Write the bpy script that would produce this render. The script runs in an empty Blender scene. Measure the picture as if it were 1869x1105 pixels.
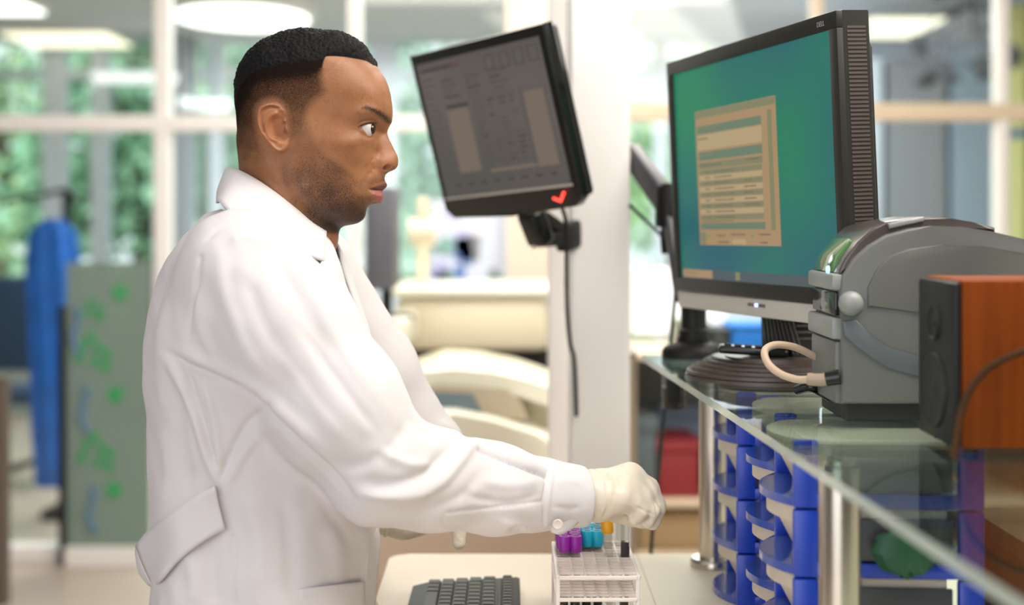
import bpy, bmesh, math, random
import numpy as np
from mathutils import Vector, Matrix, Euler

# ------------------------------------------------------------------ camera, world, light
S = bpy.context.scene
F_PX, CX, HY, EYE = 2640.0, 934.5, 400.0, 1.42      # focal length in pixels, centre, horizon row, lens height
cam_d = bpy.data.cameras.new('camera'); cam = bpy.data.objects.new('camera', cam_d)
S.collection.objects.link(cam); S.camera = cam
cam.location = (0, 0, EYE); cam.rotation_euler = (math.pi/2, 0, 0)
cam_d.sensor_width = 36.0; cam_d.lens = F_PX/1869.0*36.0
cam_d.shift_y = -(1105/2.0-HY)/1869.0
cam_d.clip_start = 0.05; cam_d.clip_end = 200
cam_d.dof.use_dof = True; cam_d.dof.focus_distance = 1.745; cam_d.dof.aperture_fstop = 2.3
S.view_settings.view_transform = 'Standard'; S.view_settings.look = 'None'
S.view_settings.exposure = 0.15; S.view_settings.gamma = 1.0; S.view_settings.use_curve_mapping = False
wd = bpy.data.worlds.new('daylight'); S.world = wd; wd.use_nodes = True
wn = wd.node_tree; bgn = wn.nodes['Background']
bgn.inputs['Color'].default_value = (0.93, 0.96, 1.0, 1); bgn.inputs['Strength'].default_value = 1.5
def area(name, loc, target, size, power, color, size_y=None):
    l = bpy.data.lights.new(name, 'AREA'); l.energy = power; l.color = color; l.size = size
    if size_y: l.shape = 'RECTANGLE'; l.size_y = size_y
    o = bpy.data.objects.new(name, l); S.collection.objects.link(o); o.location = loc
    o.rotation_euler = (Vector(target)-Vector(loc)).to_track_quat('-Z', 'Y').to_euler()
    return o
area('ceiling_lamp_light', (0.5, 1.3, 2.92), (0.0, 1.9, 0.9), 1.6, 29, (1, .92, .82))
area('window_daylight', (-1.4, -1.3, 1.8), (-0.1, 2.0, 1.0), 3.0, 60, (.94, .95, 1))  # added soft fill from the camera side; no window stands there
area('post_fill_light', (1.0, 1.6, 2.7), (0.1, 2.7, 1.7), 1.5, 36, (1, .95, .88))  # added lamp, aimed at the white post to brighten it
area('far_room_light', (0, 8.2, 2.6), (0, 8.2, 0), 3.5, 190, (1, .98, .95))
area('middle_room_light', (0.2, 4.2, 2.9), (0.2, 4.6, 0), 2.2, 110, (1, .95, .86))
sun_d = bpy.data.lights.new('sun', 'SUN'); sun_d.energy = 4.5; sun_d.angle = .03; sun_d.color = (1, .96, .88)
sun = bpy.data.objects.new('sun', sun_d); S.collection.objects.link(sun); sun.rotation_euler = (math.radians(45), 0, math.radians(-20))

# ------------------------------------------------------------------ helpers
def P(px, py, d):
    return Vector(((px-CX)*d/F_PX, d, EYE-(py-HY)*d/F_PX))
def PX(px, d): return (px-CX)*d/F_PX
def PZ(py, d): return EYE-(py-HY)*d/F_PX

def mat(name, col, rough=.5, metal=0., spec=.5, emit=None, es=0., bump=None, noise=None, coat=0., trans=0., sss=0.):
    m = bpy.data.materials.new(name); m.use_nodes = True; n = m.node_tree; b = n.nodes['Principled BSDF']
    b.inputs['Base Color'].default_value = (*col, 1); b.inputs['Roughness'].default_value = rough
    b.inputs['Metallic'].default_value = metal; b.inputs['Specular IOR Level'].default_value = spec
    b.inputs['Coat Weight'].default_value = coat
    b.inputs['Transmission Weight'].default_value = trans
    if sss: b.inputs['Subsurface Weight'].default_value = sss; b.inputs['Subsurface Scale'].default_value = .02
    if emit: b.inputs['Emission Color'].default_value = (*emit, 1); b.inputs['Emission Strength'].default_value = es
    if noise:   # (scale, amount): gentle procedural variation of the colour
        tc = n.nodes.new('ShaderNodeTexCoord'); t = n.nodes.new('ShaderNodeTexNoise'); t.inputs['Scale'].default_value = noise[0]
        mx = n.nodes.new('ShaderNodeMix'); mx.data_type = 'RGBA'
        mx.inputs[6].default_value = (*[c*(1-noise[1]) for c in col], 1); mx.inputs[7].default_value = (*[min(1, c*(1+noise[1])) for c in col], 1)
        n.links.new(tc.outputs['Object'], t.inputs['Vector']); n.links.new(t.outputs['Fac'], mx.inputs[0]); n.links.new(mx.outputs[2], b.inputs['Base Color'])
    if bump:
        tc = n.nodes.new('ShaderNodeTexCoord'); t = n.nodes.new('ShaderNodeTexNoise'); t.inputs['Scale'].default_value = bump[0]
        bp = n.nodes.new('ShaderNodeBump'); bp.inputs['Strength'].default_value = bump[1]; bp.inputs['Distance'].default_value = bump[2]
        n.links.new(tc.outputs['Object'], t.inputs['Vector']); n.links.new(t.outputs['Fac'], bp.inputs['Height']); n.links.new(bp.outputs[0], b.inputs['Normal'])
    return m
def glass(name, tint, ior=1.45, rough=.0, milky=None, milk=(1, 1, 1)):
    m = bpy.data.materials.new(name); m.use_nodes = True; n = m.node_tree; n.nodes.clear()
    out = n.nodes.new('ShaderNodeOutputMaterial'); tr = n.nodes.new('ShaderNodeBsdfTransparent'); gl = n.nodes.new('ShaderNodeBsdfGlossy')
    fr = n.nodes.new('ShaderNodeFresnel'); mx = n.nodes.new('ShaderNodeMixShader')
    tr.inputs[0].default_value = (*tint, 1); gl.inputs['Roughness'].default_value = rough; gl.inputs[0].default_value = (1, 1, 1, 1); fr.inputs[0].default_value = ior
    geo = n.nodes.new('ShaderNodeNewGeometry'); mr = n.nodes.new('ShaderNodeMapRange'); mr.inputs[3].default_value = ior; mr.inputs[4].default_value = 1/ior
    n.links.new(geo.outputs['Backfacing'], mr.inputs[0]); n.links.new(mr.outputs[0], fr.inputs[0])
    n.links.new(fr.outputs[0], mx.inputs[0]); n.links.new(tr.outputs[0], mx.inputs[1]); n.links.new(gl.outputs[0], mx.inputs[2])
    last = mx
    if milky:
        df = n.nodes.new('ShaderNodeBsdfDiffuse'); df.inputs[0].default_value = (*milk, 1)
        m2 = n.nodes.new('ShaderNodeMixShader'); m2.inputs[0].default_value = milky
        n.links.new(mx.outputs[0], m2.inputs[1]); n.links.new(df.outputs[0], m2.inputs[2]); last = m2
    n.links.new(last.outputs[0], out.inputs[0])
    return m

def link(name, me, m=None, parent=None, smooth=False):
    o = bpy.data.objects.new(name, me); S.collection.objects.link(o)
    if m is not None:
        for x in (m if isinstance(m, (list, tuple)) else [m]): me.materials.append(x)
    if smooth: me.shade_smooth()
    if parent is not None: o.parent = parent
    return o
def tag(o, label=None, cat=None, group=None, kind=None):
    if label: o['label'] = label
    if cat: o['category'] = cat
    if group: o['group'] = group
    if kind: o['kind'] = kind
    return o
def thing(name, label, cat, loc=(0, 0, 0), rot=(0, 0, 0), group=None):
    o = bpy.data.objects.new(name, None); S.collection.objects.link(o)
    o.location = loc; o.rotation_euler = rot; o.empty_display_size = .05
    return tag(o, label, cat, group)
class MB:
    """collects shapes in a bmesh and links them as ONE mesh object"""
    def __init__(s): s.bm = bmesh.new(); s.mi = 0
    def _fin(s, verts, M):
        if M is not None: bmesh.ops.transform(s.bm, matrix=M, verts=verts)
        fs = set(f for v in verts for f in v.link_faces)
        for f in fs: f.material_index = s.mi
        return verts
    def box(s, lo, hi, bev=0., seg=2, M=None):
        r = bmesh.ops.create_cube(s.bm, size=1)['verts']
        c = [(a+b)/2 for a, b in zip(lo, hi)]; d = [abs(b-a) for a, b in zip(lo, hi)]
        for v in r: v.co = Vector((v.co[i]*d[i]+c[i] for i in range(3)))
        if bev:
            es = list(set(e for v in r for e in v.link_edges))
            q = bmesh.ops.bevel(s.bm, geom=es, offset=min(bev, min(d)*.49), segments=seg, affect='EDGES', profile=.5)
            r = list(set(v for f in q['faces'] for v in f.verts))
            seen = set(r); st = list(r)
            while st:
                v = st.pop()
                for e in v.link_edges:
                    w = e.other_vert(v)
                    if w not in seen: seen.add(w); st.append(w)
            r = list(seen)
        s._fin(r, M); return s
    def lathe(s, prof, seg=32, M=None, ax='Z'):
        rings = []; vs = []
        for r, z in prof:
            ring = []
            for i in range(seg):
                a = 2*math.pi*i/seg; v = s.bm.verts.new((r*math.cos(a), r*math.sin(a), z)); ring.append(v); vs.append(v)
            rings.append(ring)
        for k in range(len(rings)-1):
            for i in range(seg):
                s.bm.faces.new((rings[k][i], rings[k][(i+1) % seg], rings[k+1][(i+1) % seg], rings[k+1][i]))
        s.bm.faces.new(list(reversed(rings[0]))); s.bm.faces.new(rings[-1])
        if ax == 'Y': M = (M or Matrix()) @ Matrix.Rotation(-math.pi/2, 4, 'X')
        if ax == 'X': M = (M or Matrix()) @ Matrix.Rotation(math.pi/2, 4, 'Y')
        s._fin(vs, M); return s
    def cyl(s, p0, p1, r, seg=24, r1=None):
        p0 = Vector(p0); p1 = Vector(p1); d = p1-p0
        M = Matrix.Translation(p0) @ d.to_track_quat('Z', 'Y').to_matrix().to_4x4()
        return s.lathe([(r, 0), (r if r1 is None else r1, d.length)], seg, M)
    def tube(s, pts, r, seg=10, closed=False, M=None, rs=None):
        pts = [Vector(p) for p in pts]; n = len(pts); rings = []; vs = []
        up = Vector((0, 0, 1)); prev = None
        for i, p in enumerate(pts):
            a = pts[(i-1) % n] if (closed or i > 0) else p; b = pts[(i+1) % n] if (closed or i < n-1) else p
            t = (b-a).normalized()
            if prev is None:
                u = t.orthogonal().normalized()
            else:
                u = (prev-t*prev.dot(t)).normalized()
            prev = u; w = t.cross(u); rr = rs[i] if rs else r
            ring = [s.bm.verts.new(p+(u*math.cos(2*math.pi*k/seg)+w*math.sin(2*math.pi*k/seg))*rr) for k in range(seg)]
            rings.append(ring); vs += ring
        for i in range(n if closed else n-1):
            A = rings[i]; B = rings[(i+1) % n]
            for k in range(seg): s.bm.faces.new((A[k], A[(k+1) % seg], B[(k+1) % seg], B[k]))
        if not closed: s.bm.faces.new(list(reversed(rings[0]))); s.bm.faces.new(rings[-1])
        s._fin(vs, M); return s
    def prism(s, poly, lo, hi, ax='Y', M=None, bev=0., seg=3):
        """poly: 2D points; extruded along ax between lo and hi"""
        def mk(a, b, c):
            return {'Y': (a, c, b), 'Z': (a, b, c), 'X': (c, a, b)}[ax]
        A = [s.bm.verts.new(mk(a, b, lo)) for a, b in poly]; B = [s.bm.verts.new(mk(a, b, hi)) for a, b in poly]
        n = len(poly); fa = s.bm.faces.new(A); fb = s.bm.faces.new(list(reversed(B)))
        for i in range(n): s.bm.faces.new((A[i], B[i], B[(i+1) % n], A[(i+1) % n]))
        vs = A+B
        if bev:
            es = list(set(list(fa.edges)+list(fb.edges)))
            q = bmesh.ops.bevel(s.bm, geom=es, offset=bev, segments=seg, affect='EDGES', profile=.5)
            seen = set(v for f in q['faces'] for v in f.verts); st = list(seen)
            while st:
                v = st.pop()
                for e in v.link_edges:
                    w = e.other_vert(v)
                    if w not in seen: seen.add(w); st.append(w)
            vs = list(seen)
        s._fin(vs, M); return s
    def quad(s, a, b, c, d):
        vs = [s.bm.verts.new(x) for x in (a, b, c, d)]; s.bm.faces.new(vs); s._fin(vs, None); return s
    def mat(s, i): s.mi = i; return s
    def build(s, name, m=None, parent=None, smooth=False, angle=40):
        bmesh.ops.recalc_face_normals(s.bm, faces=s.bm.faces)
        me = bpy.data.meshes.new(name); s.bm.to_mesh(me); s.bm.free()
        if smooth:
            me.shade_smooth()
            try: me.set_sharp_from_angle(angle=math.radians(angle))
            except Exception: pass
        return link(name, me, m, parent)
def curve_pts(pts, n=12):
    """Catmull-Rom through the given points"""
    pts = [Vector(p) for p in pts]; out = []
    Q = [pts[0]*2-pts[1]]+pts+[pts[-1]*2-pts[-2]]
    for i in range(1, len(Q)-2):
        for k in range(n):
            t = k/n; a, b, c, d = Q[i-1], Q[i], Q[i+1], Q[i+2]
            out.append(.5*((2*b)+(c-a)*t+(2*a-5*b+4*c-d)*t*t+(3*b-a-3*c+d)*t*t*t))
    out.append(pts[-1]); return out
# ------------------------------------------------------------------ materials of the place
M = {}
M['floor'] = mat('floor_vinyl', (.50, .42, .35), .35, noise=(3, .06))
M['ceil'] = mat('ceiling_board', (.60, .62, .66), .8)
M['white_paint'] = mat('white_paint', (.90, .87, .85), .5, noise=(6, .02))
M['frame'] = mat('frame_white', (.90, .86, .83), .45)
M['frame_beige'] = mat('frame_beige', (.72, .58, .42), .5)
M['counter'] = mat('counter_laminate', (.80, .70, .57), .5, spec=.3, noise=(260, .05))
M['steel'] = mat('brushed_steel', (.62, .57, .50), .24, metal=1.)
M['black'] = mat('black_plastic', (.014, .014, .014), .45, spec=.25)
M['black_gloss'] = mat('black_gloss', (.008, .009, .008), .14, spec=.35, coat=.25)
M['dark_bezel'] = mat('dark_bezel', (.026, .025, .021), .4, spec=.3, bump=(900, .15, .0003))
M['silver'] = mat('silver_plastic', (.66, .635, .57), .35, metal=.2)
M['cream'] = mat('cream_plastic', (.78, .70, .52), .4)
M['cream_w'] = mat('pale_plastic', (.82, .80, .66), .38)
M['rubber'] = mat('black_rubber', (.012, .012, .012), .6)
M['wire'] = mat('dark_cable', (.012, .028, .022), .4)
M['pane'] = glass('window_glass', (.93, .97, .96))
M['leaf'] = mat('hazed_leaves', (.27, .47, .32), .6, noise=(1.5, .5)); M['leaf2'] = mat('pale_leaves', (.50, .68, .40), .6, noise=(2, .4))  # outdoor haze put into the leaf colours, paled and shifted towards blue
M['bark'] = mat('bark', (.12, .09, .06), .9)
M['grass'] = mat('lawn', (.10, .22, .06), .9, noise=(1.2, .4))
def st(o): return tag(o, kind='structure')
# floor, ceilings
st(MB().box((-5, -3, -.05), (6, 10.6, 0)).build('floor', M['floor']))
st(MB().box((-5, -3.1, 3.0), (6, 6.0, 3.1)).build('ceiling', M['ceil']))
m_wall = mat('grey_wall', (.42, .41, .40), .8, noise=(2, .03))
st(MB().box((-5.1, -3.1, 0), (-5, 10.6, 3.1)).build('wall_left_unseen', m_wall)); st(MB().box((-5, -3.1, 0), (6, -3, 3.1)).build('wall_front_unseen', m_wall))  # unseen walls, added to shut out sky light and deepen contrast
st(MB().box((-5, 6.0, 2.70), (6, 10.6, 2.78)).build('ceiling', M['ceil']))
st(MB().box((-5, 5.98, 2.70), (6, 6.04, 3.1)).build('wall_back', M['white_paint']))
# glazed partition six metres away
YP = 6.0
def xm(px): return PX(px, YP)
def zm(py): return PZ(py, YP)
def vbar(px, w, y0=0.0, z1=2.7, m='frame', y=YP):
    return st(MB().box((PX(px, y)-w/2, y-.04, y0), (PX(px, y)+w/2, y+.04, z1), .006).build('trim_1', M[m]))
vbar(299, .066); vbar(648, .052); vbar(1490, .045, zm(200), m='frame_beige'); vbar(1826, .05)
st(MB().box((xm(-420), YP-.045, zm(240)), (xm(1040), YP+.045, zm(211)), .006).build('trim_2', M['frame']))
st(MB().box((xm(1040), YP-.045, zm(221)), (xm(2600), YP+.045, zm(190)), .006).build('trim_3', M['frame_beige']))
st(MB().box((xm(-420), YP-.05, 0), (xm(1040), YP+.05, .07), .006).build('trim_4', M['frame']))
vbar(-120, .06); vbar(2300, .06)
win = [(-120, 299), (299, 648), (648, 1040), (1040, 1826), (1826, 2300)]
for i, (a, b) in enumerate(win):
    st(MB().box((xm(a)+.03, YP-.004, .07), (xm(b)-.03, YP+.004, 2.7)).build('window_%d' % (i+1), M['pane']))
# painted plaster pier between the glazing and the white post
st(MB().box((xm(925), YP-.35, 0), (xm(1002), YP+.05, 2.95)).build('wall_pier', mat('warm_plaster', (.78, .66, .54), .7)))
# exterior window wall at the end of the next room
YE = 10.5
def xe(px): return PX(px, YE)
def ze(py): return PZ(py, YE)
m_out = mat('window_frame_grey', (.60, .66, .74), .5)
for px, w in ((-420, .2), (-60, .1), (102, .17), (185, .13), (395, .09), (700, .2), (930, .14), (1130, .1), (1205, .1)):
    st(MB().box((xe(px)-w/2, YE-.06, 0), (xe(px)+w/2, YE+.06, 2.7), .01).build('trim_5', m_out))
st(MB().box((xe(-420), YE-.05, ze(146)), (xe(1300), YE+.05, ze(128)), .01).build('trim_6', m_out))
st(MB().box((xe(-420), YE-.05, 0), (xe(1300), YE+.05, .35), .01).build('wall_low', mat('low_wall', (.36, .40, .36), .7)))
for i, (a, b) in enumerate(((-420, -60), (-60, 185), (185, 395), (395, 700), (700, 930), (930, 1300))):
    st(MB().box((xe(a), YE-.003, .35), (xe(b), YE+.003, 2.7)).build('window_%d' % (i+6), M['pane']))
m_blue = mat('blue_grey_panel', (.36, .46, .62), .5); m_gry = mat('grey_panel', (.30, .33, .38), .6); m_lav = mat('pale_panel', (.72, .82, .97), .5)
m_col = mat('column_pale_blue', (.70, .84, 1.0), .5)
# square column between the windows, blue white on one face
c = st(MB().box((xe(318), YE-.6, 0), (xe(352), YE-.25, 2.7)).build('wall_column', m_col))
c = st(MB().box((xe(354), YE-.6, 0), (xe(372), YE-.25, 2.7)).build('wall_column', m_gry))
# right hand half: closed wall with tall doors and cupboards
st(MB().box((xe(1300), YE-.05, 0), (xe(2700), YE+.05, 2.7)).build('wall_right', m_lav))
st(MB().box((4.6, -3.0, 0), (4.7, 10.5, 3.0)).build('wall_side', M['white_paint']))
for k, (a, b, mm) in enumerate(((1600, 1705, m_gry), (1712, 1806, m_blue), (1480, 1592, m_lav))):
    d = thing('tall_cupboard', ['dark grey tall cupboard door at the far right wall', 'blue grey tall cupboard beside the dark grey one', 'pale tall cupboard left of the dark grey one, behind the big monitor'][k], 'cupboard', (PX((a+b)/2, 8.6), 8.6, 0), group=None)
    w = (b-a)*8.6/F_PX/2
    MB().box((-w, -.25, .05), (w, .35, 2.35), .01).build('body', mm, d); MB().box((-w-.01, -.27, 0), (w+.01, .36, .05), .005).build('base', m_gry, d)
    MB().box((-w*.95, -.27, .08), (w*.95, -.25, 1.15), .004).build('door', mm, d); MB().box((-w*.95, -.27, 1.17), (w*.95, -.25, 2.32), .004).build('door', mm, d)
    for z in (1.0, 1.35): MB().cyl((w*.7, -.29, z-.06), (w*.7, -.29, z+.06), .008, 10).build('handle', M['steel'], d, True)
m_ylw = mat('yellow_green_curtain', (.66, .68, .30), .7)
def wavy_curtain(name, x0, x1, y, z0, z1, m, amp=.03, n=10, th=.012, parent=None):
    mb = MB(); N = 90; vs = []
    for i in range(N+1):
        u = i/N; vs.append((x0+(x1-x0)*u, y+amp*math.sin(u*n*2*math.pi)))
    back = [(a, b+th) for a, b in reversed(vs)]
    mb.prism(vs+back, z0, z1, 'Z'); return mb.build(name, m, parent, True)
tag(wavy_curtain('curtain', PX(1835, 8.0), PX(2050, 8.0), 8.0, .1, 2.6, m_ylw, .03, 6), 'yellow green curtain at the far right edge', 'curtain')
tag(MB().box((PX(1838, 7.6), 7.6, PZ(252, 7.6)), (PX(2050, 7.6), 7.63, PZ(236, 7.6)), .004).build('blue_rail', mat('blue_rail', (.10, .22, .42), .5)), 'blue rail crossing in front of the yellow green curtain', 'rail')
# ceiling light panels in the next room
m_lamp = mat('lamp_panel', (1, 1, 1), .5, emit=(1, .96, .88), es=2.6); m_lampw = mat('lamp_panel_warm', (1, 1, 1), .5, emit=(1, .88, .62), es=1.5)
def ceil_lamp(px0, px1, y0, y1, lab, m, z=2.69, roundish=False):
    cx_ = (PX(px0, (y0+y1)/2)+PX(px1, (y0+y1)/2))/2; w = abs(PX(px1, (y0+y1)/2)-PX(px0, (y0+y1)/2))/2; d = (y1-y0)/2
    t = thing('ceiling_light', lab, 'ceiling light', (cx_, (y0+y1)/2, z), group=None)
    if roundish:
        k = Matrix.Diagonal((1, d/w, 1, 1))
        MB().lathe([(w, .01), (w, -.05), (w*.93, -.06)], 40, k).build('frame', M['frame'], t, True)
        MB().lathe([(w*.9, -.045), (w*.9, -.075), (w*.7, -.09)], 40, k).build('diffuser', m, t, True)
    else:
        MB().box((-w, -d, -.03), (w, d, .01), .004).build('frame', M['frame'], t)
        MB().box((-w*.94, -d*.94, -.045), (w*.94, d*.94, -.025), .004).build('diffuser', m, t)
ceil_lamp(312, 575, 8.1, 9.25, 'large rounded white ceiling light above the head of the man', m_lamp, roundish=True)
ceil_lamp(28, 222, 9.6, 10.35, 'cream ceiling panel light over the far windows at left', m_lampw)
ceil_lamp(-150, 55, 8.0, 8.7, 'white ceiling light in the top left corner', m_lamp)
ceil_lamp(1560, 1695, 8.9, 9.8, 'warm ceiling panel light right of the large monitor', m_lampw)
ceil_lamp(1852, 2000, 9.2, 9.9, 'warm ceiling panel light at the right edge', m_lampw)
ceil_lamp(1130, 1165, 9.4, 9.75, 'small round ceiling light right of the white post', m_lamp, roundish=True)
ceil_lamp(1630, 1830, 6.9, 7.5, 'white ceiling panel light in the top right of the picture', m_lamp)
# strip lights hung before the far windows (they glow in the glass at left)
m_strip = mat('strip_cover', (1, 1, 1), .5, emit=(.95, .97, 1), es=.75)
for k, (a, b, py, lab) in enumerate(((170, 322, 142, 'white strip light below the cream panel light'), (328, 352, 188, 'short strip light beside the blue white column'), (358, 420, 192, 'cream strip light left of the man, under the strip of green'))):
    t = thing('strip_light', lab, 'ceiling light', (PX((a+b)/2, 9.7), 9.7, PZ(py, 9.7)))
    w = (b-a)*9.7/F_PX/2
    MB().box((-w, -.05, -.034), (w, .05, .034), .02).build('tube_cover', m_strip, t)
    for s in (-.8, .8): MB().cyl((w*s, 0, .04), (w*s, 0, 2.7-PZ(py, 9.7)), .004, 8).build('hanger', M['frame'], t)
# dark hanging mobile at the top right
random.seed(5)
t = thing('hanging_mobile', 'dark grey hanging mobile of leaf shapes below the ceiling at top right', 'mobile', (PX(1775, 7.2), 7.2, 2.7))
MB().cyl((0, 0, 0), (0, 0, -.35), .006, 8).build('cord', M['black'], t)
for k in range(16):
    a = k*2.4; r = .05+.22*random.random(); z = -.1-.5*random.random(); c0 = Vector((r*math.cos(a)*1.1, r*math.sin(a), z))
    mb = MB(); mb.lathe([(.004, -.07), (.04, -.02), (.045, .02), (.004, .07)], 10, Matrix.Translation(c0) @ Euler((a, a*1.7, a*.3)).to_matrix().to_4x4() @ Matrix.Diagonal((1, .2, 1, 1)))
    mb.tube([(0, 0, -.08), c0*.6+Vector((0, 0, .05)), c0], .003, 6); mb.build('hanging_leaf', mat('slate', (.10, .11, .13), .6) if k == 0 else bpy.data.materials['slate'], t, True)
# ---- things standing beyond the left glazing
# frosted lower pane with painted marks, set against the partition
fr = thing('frosted_panel', 'grey green frosted glass panel with green and blue painted marks', 'glass panel', (0, YP-.08, 0))
m_fr = glass('frosted_film', (.60, .72, .66), 1.2, .3, .74, (.27, .35, .30))
MB().box((xm(133), -.004, .08), (xm(283), .004, zm(478))).build('pane', m_fr, fr)
MB().box((xm(120), -.02, .0), (xm(133), .02, zm(555)), .004).build('edge_post', M['black'], fr)
MB().box((xm(120), -.02, .0), (xm(283), .02, .08), .004).build('bottom_rail', M['frame'], fr)
m_gm = mat('green_mark', (.05, .34, .12), .7); m_bm = mat('blue_mark', (.12, .22, .36), .7)
for (px, py, r) in ((230, 532, 14), (222, 715, 15), (219, 887, 15)):
    MB().lathe([(r*YP/F_PX, -.002), (r*YP/F_PX, .002)], 24, Matrix.Translation((xm(px), -.008, zm(py))), 'Y').build('green_dot', m_gm, fr)
for (px, py, s) in ((178, 632, 1), (183, 812, 1), (180, 560, .6)):
    mb = MB()
    for (dx, dy) in ((-22, 18), (0, -20), (14, 0), (30, 12), (8, 24), (-14, -4), (26, 34)):
        mb.lathe([(9*s*YP/F_PX, -.002), (9*s*YP/F_PX, .002)], 14, Matrix.Translation((xm(px+dx*s), -.008, zm(py+dy*s))), 'Y')
    mb.build('green_mark', m_gm, fr)
for (px, py) in ((165, 700), (178, 880), (150, 560)):
    mb = MB(); mb.tube([(xm(px+6*math.sin(k*1.3)), -.008, zm(py+k*14)) for k in range(7)], .012, 8); mb.build('blue_mark', m_bm, fr)
# blue gown on a dark pole stand, seen through the glass
g = thing('coat_stand', 'dark pole stand with round base beside the frosted panel', 'stand', (PX(122, 6.9), 6.9, 0))
MB().cyl((0, 0, 0), (0, 0, 1.55), .022, 14).build('pole', M['black'], g, True)
MB().lathe([(.12, 0), (.12, .03), (.03, .07), (.02, .09)], 28).build('base', M['black'], g, True)
MB().tube([(-.3, 0, 1.5), (0, 0, 1.56), (.05, 0, 1.5)], .012, 8).build('hook_arm', M['black'], g, True)
m_gown = mat('blue_gown', (.01, .15, .62), .6, noise=(7, .5))
gw = MB(); N = 60
prof = [(1.40, .04), (1.34, .10), (1.2, .115), (.8, .10), (.4, .095), (.15, .075)]
rings = []
for z, r in prof:
    ring = []
    for k in range(N):
        a = 2*math.pi*k/N; rr = r*(1+.16*math.sin(a*7+z*3)); ring.append(gw.bm.verts.new((rr*math.cos(a), rr*.5*math.sin(a), z)))
    rings.append(ring)
for i in range(len(rings)-1):
    for k in range(N): gw.bm.faces.new((rings[i][k], rings[i][(k+1) % N], rings[i+1][(k+1) % N], rings[i+1][k]))
gw.bm.faces.new(rings[0]); gw.bm.faces.new(rings[-1])
gow = gw.build('hanging_gown', m_gown, None, True); gow.location = (PX(98, 6.75), 6.75, .02)
tag(gow, 'bright blue gown hanging from the dark pole stand', 'gown')
# dark slim post nearest at far left edge and a dark stool with seat beyond
tag(MB().box((PX(-25, 5.3), 5.3, 0), (PX(10, 5.3), 5.36, PZ(690, 5.3)), .006).build('door_edge_post', mat('brown_post', (.12, .09, .07), .6)), 'brown upright post at the left edge of the picture', 'post')
ch = thing('office_chair', 'dark blue office chair behind the glass at far left', 'chair', (PX(48, 7.6), 7.6, 0))
m_nav = mat('navy_fabric', (.03, .07, .14), .8)
MB().box((-.22, -.03, .62), (.2, .05, 1.12), .04).build('backrest', m_nav, ch, True); MB().box((-.24, -.05, .44), (.24, .42, .52), .03).build('seat', m_nav, ch, True)
MB().cyl((0, .18, .1), (0, .18, .45), .025, 12).build('column', M['black'], ch, True)
for k in range(5): MB().tube([(0, .18, .12), (.26*math.cos(k*1.257), .18+.26*math.sin(k*1.257), .05)], .018, 8).build('leg', M['black'], ch, True)
# ---- middle distance, between the man and the post
def bx(px0, px1, py0, py1, y0, y1):   # box whose front face at depth y0 covers the given stretch
    return (PX(px0, y0), y0, PZ(py1, y0)), (PX(px1, y0), y1, PZ(py0, y0))
an = thing('laboratory_analyser', 'cream laboratory analyser with a thick flat top behind the man', 'analyser', (0, 4.6, 0))
lo, hi = bx(722, 1003, 542, 642, 4.6, 5.15); MB().box((lo[0], 0, lo[2]), (hi[0], .55, hi[2]), .03).build('housing', M['cream'], an, True)
MB().box((lo[0]-.02, -.02, hi[2]-.0), (hi[0]+.02, .57, hi[2]+.03), .012).build('lid', M['cream_w'], an, True)
MB().box((lo[0]+.03, .04, 0), (hi[0]-.0, .52, lo[2]+.01), .01).build('dark_base', M['black'], an)
MB().box((PX(757, 4.6), .1, hi[2]), (PX(778, 4.6), .16, PZ(360, 4.6)), .008).build('upright', M['cream'], an)
MB().cyl((PX(742, 4.6), .13, PZ(424, 4.6)), (PX(792, 4.6), .13, PZ(424, 4.6)), .045, 16).build('crosspiece', M['cream'], an, True)
dk = thing('desk', 'white desk end with metal leg between man and cream analyser', 'desk', (0, 4.1, 0))
lo, hi = bx(560, 742, 585, 636, 4.1, 4.6); MB().box((lo[0], 0, lo[2]), (hi[0], .45, hi[2]), .01).build('top', M['cream_w'], dk)
MB().box((PX(712, 4.1), .03, 0), (PX(738, 4.1), .07, lo[2]), .004).build('leg', M['cream_w'], dk); MB().box((lo[0]+.02, .03, 0), (lo[0]+.07, .07, lo[2]), .004).build('leg', M['cream_w'], dk)
mo = thing('flat_monitor', 'dark flat monitor seen edge on in front of the face of the man', 'monitor', P(694, 530, 4.2))
MB().box((-.043, -.02, -.0), (.04, .24, .30), .012).build('screen_case', mat('grey_monitor', (.10, .10, .12), .5), mo, True)
MB().cyl((0.01, .1, 0), (.01, .1, -.09), .018, 12).build('stand', M['black'], mo, True)
MB().lathe([(.08, -.09), (.08, -.075), (.02, -.07)], 24, Matrix.Translation((0.01, .1, 0))).build('base', M['black'], mo, True)
# pictures / bright boards behind
bd = thing('notice_board', 'pale board with blue and grey paper pieces behind the analyser', 'board', (0, 5.75, 0))
lo, hi = bx(786, 922, 365, 540, 5.75, 5.8)
MB().box((lo[0], 0, lo[2]), (hi[0], .03, hi[2]), .004).build('backing', mat('board_pale', (.70, .76, .90), .6), bd)
random.seed(11)
mcs = [mat('paper_%s' % n, c, .7) for n, c in (('blue', (.14, .25, .60)), ('grey', (.28, .30, .32)), ('teal', (.25, .45, .42)), ('white', (.9, .9, .9)), ('violet', (.5, .5, .8)))]
for k in range(18):
    px = random.uniform(795, 905); py = random.uniform(375, 520); w = random.uniform(.03, .07)
    x, z = PX(px, 5.75), PZ(py, 5.75); MB().box((x-w/2, -.006, z-w*.6), (x+w/2, -.001, z+w*.6)).build('paper', mcs[k % 5], bd)
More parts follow.
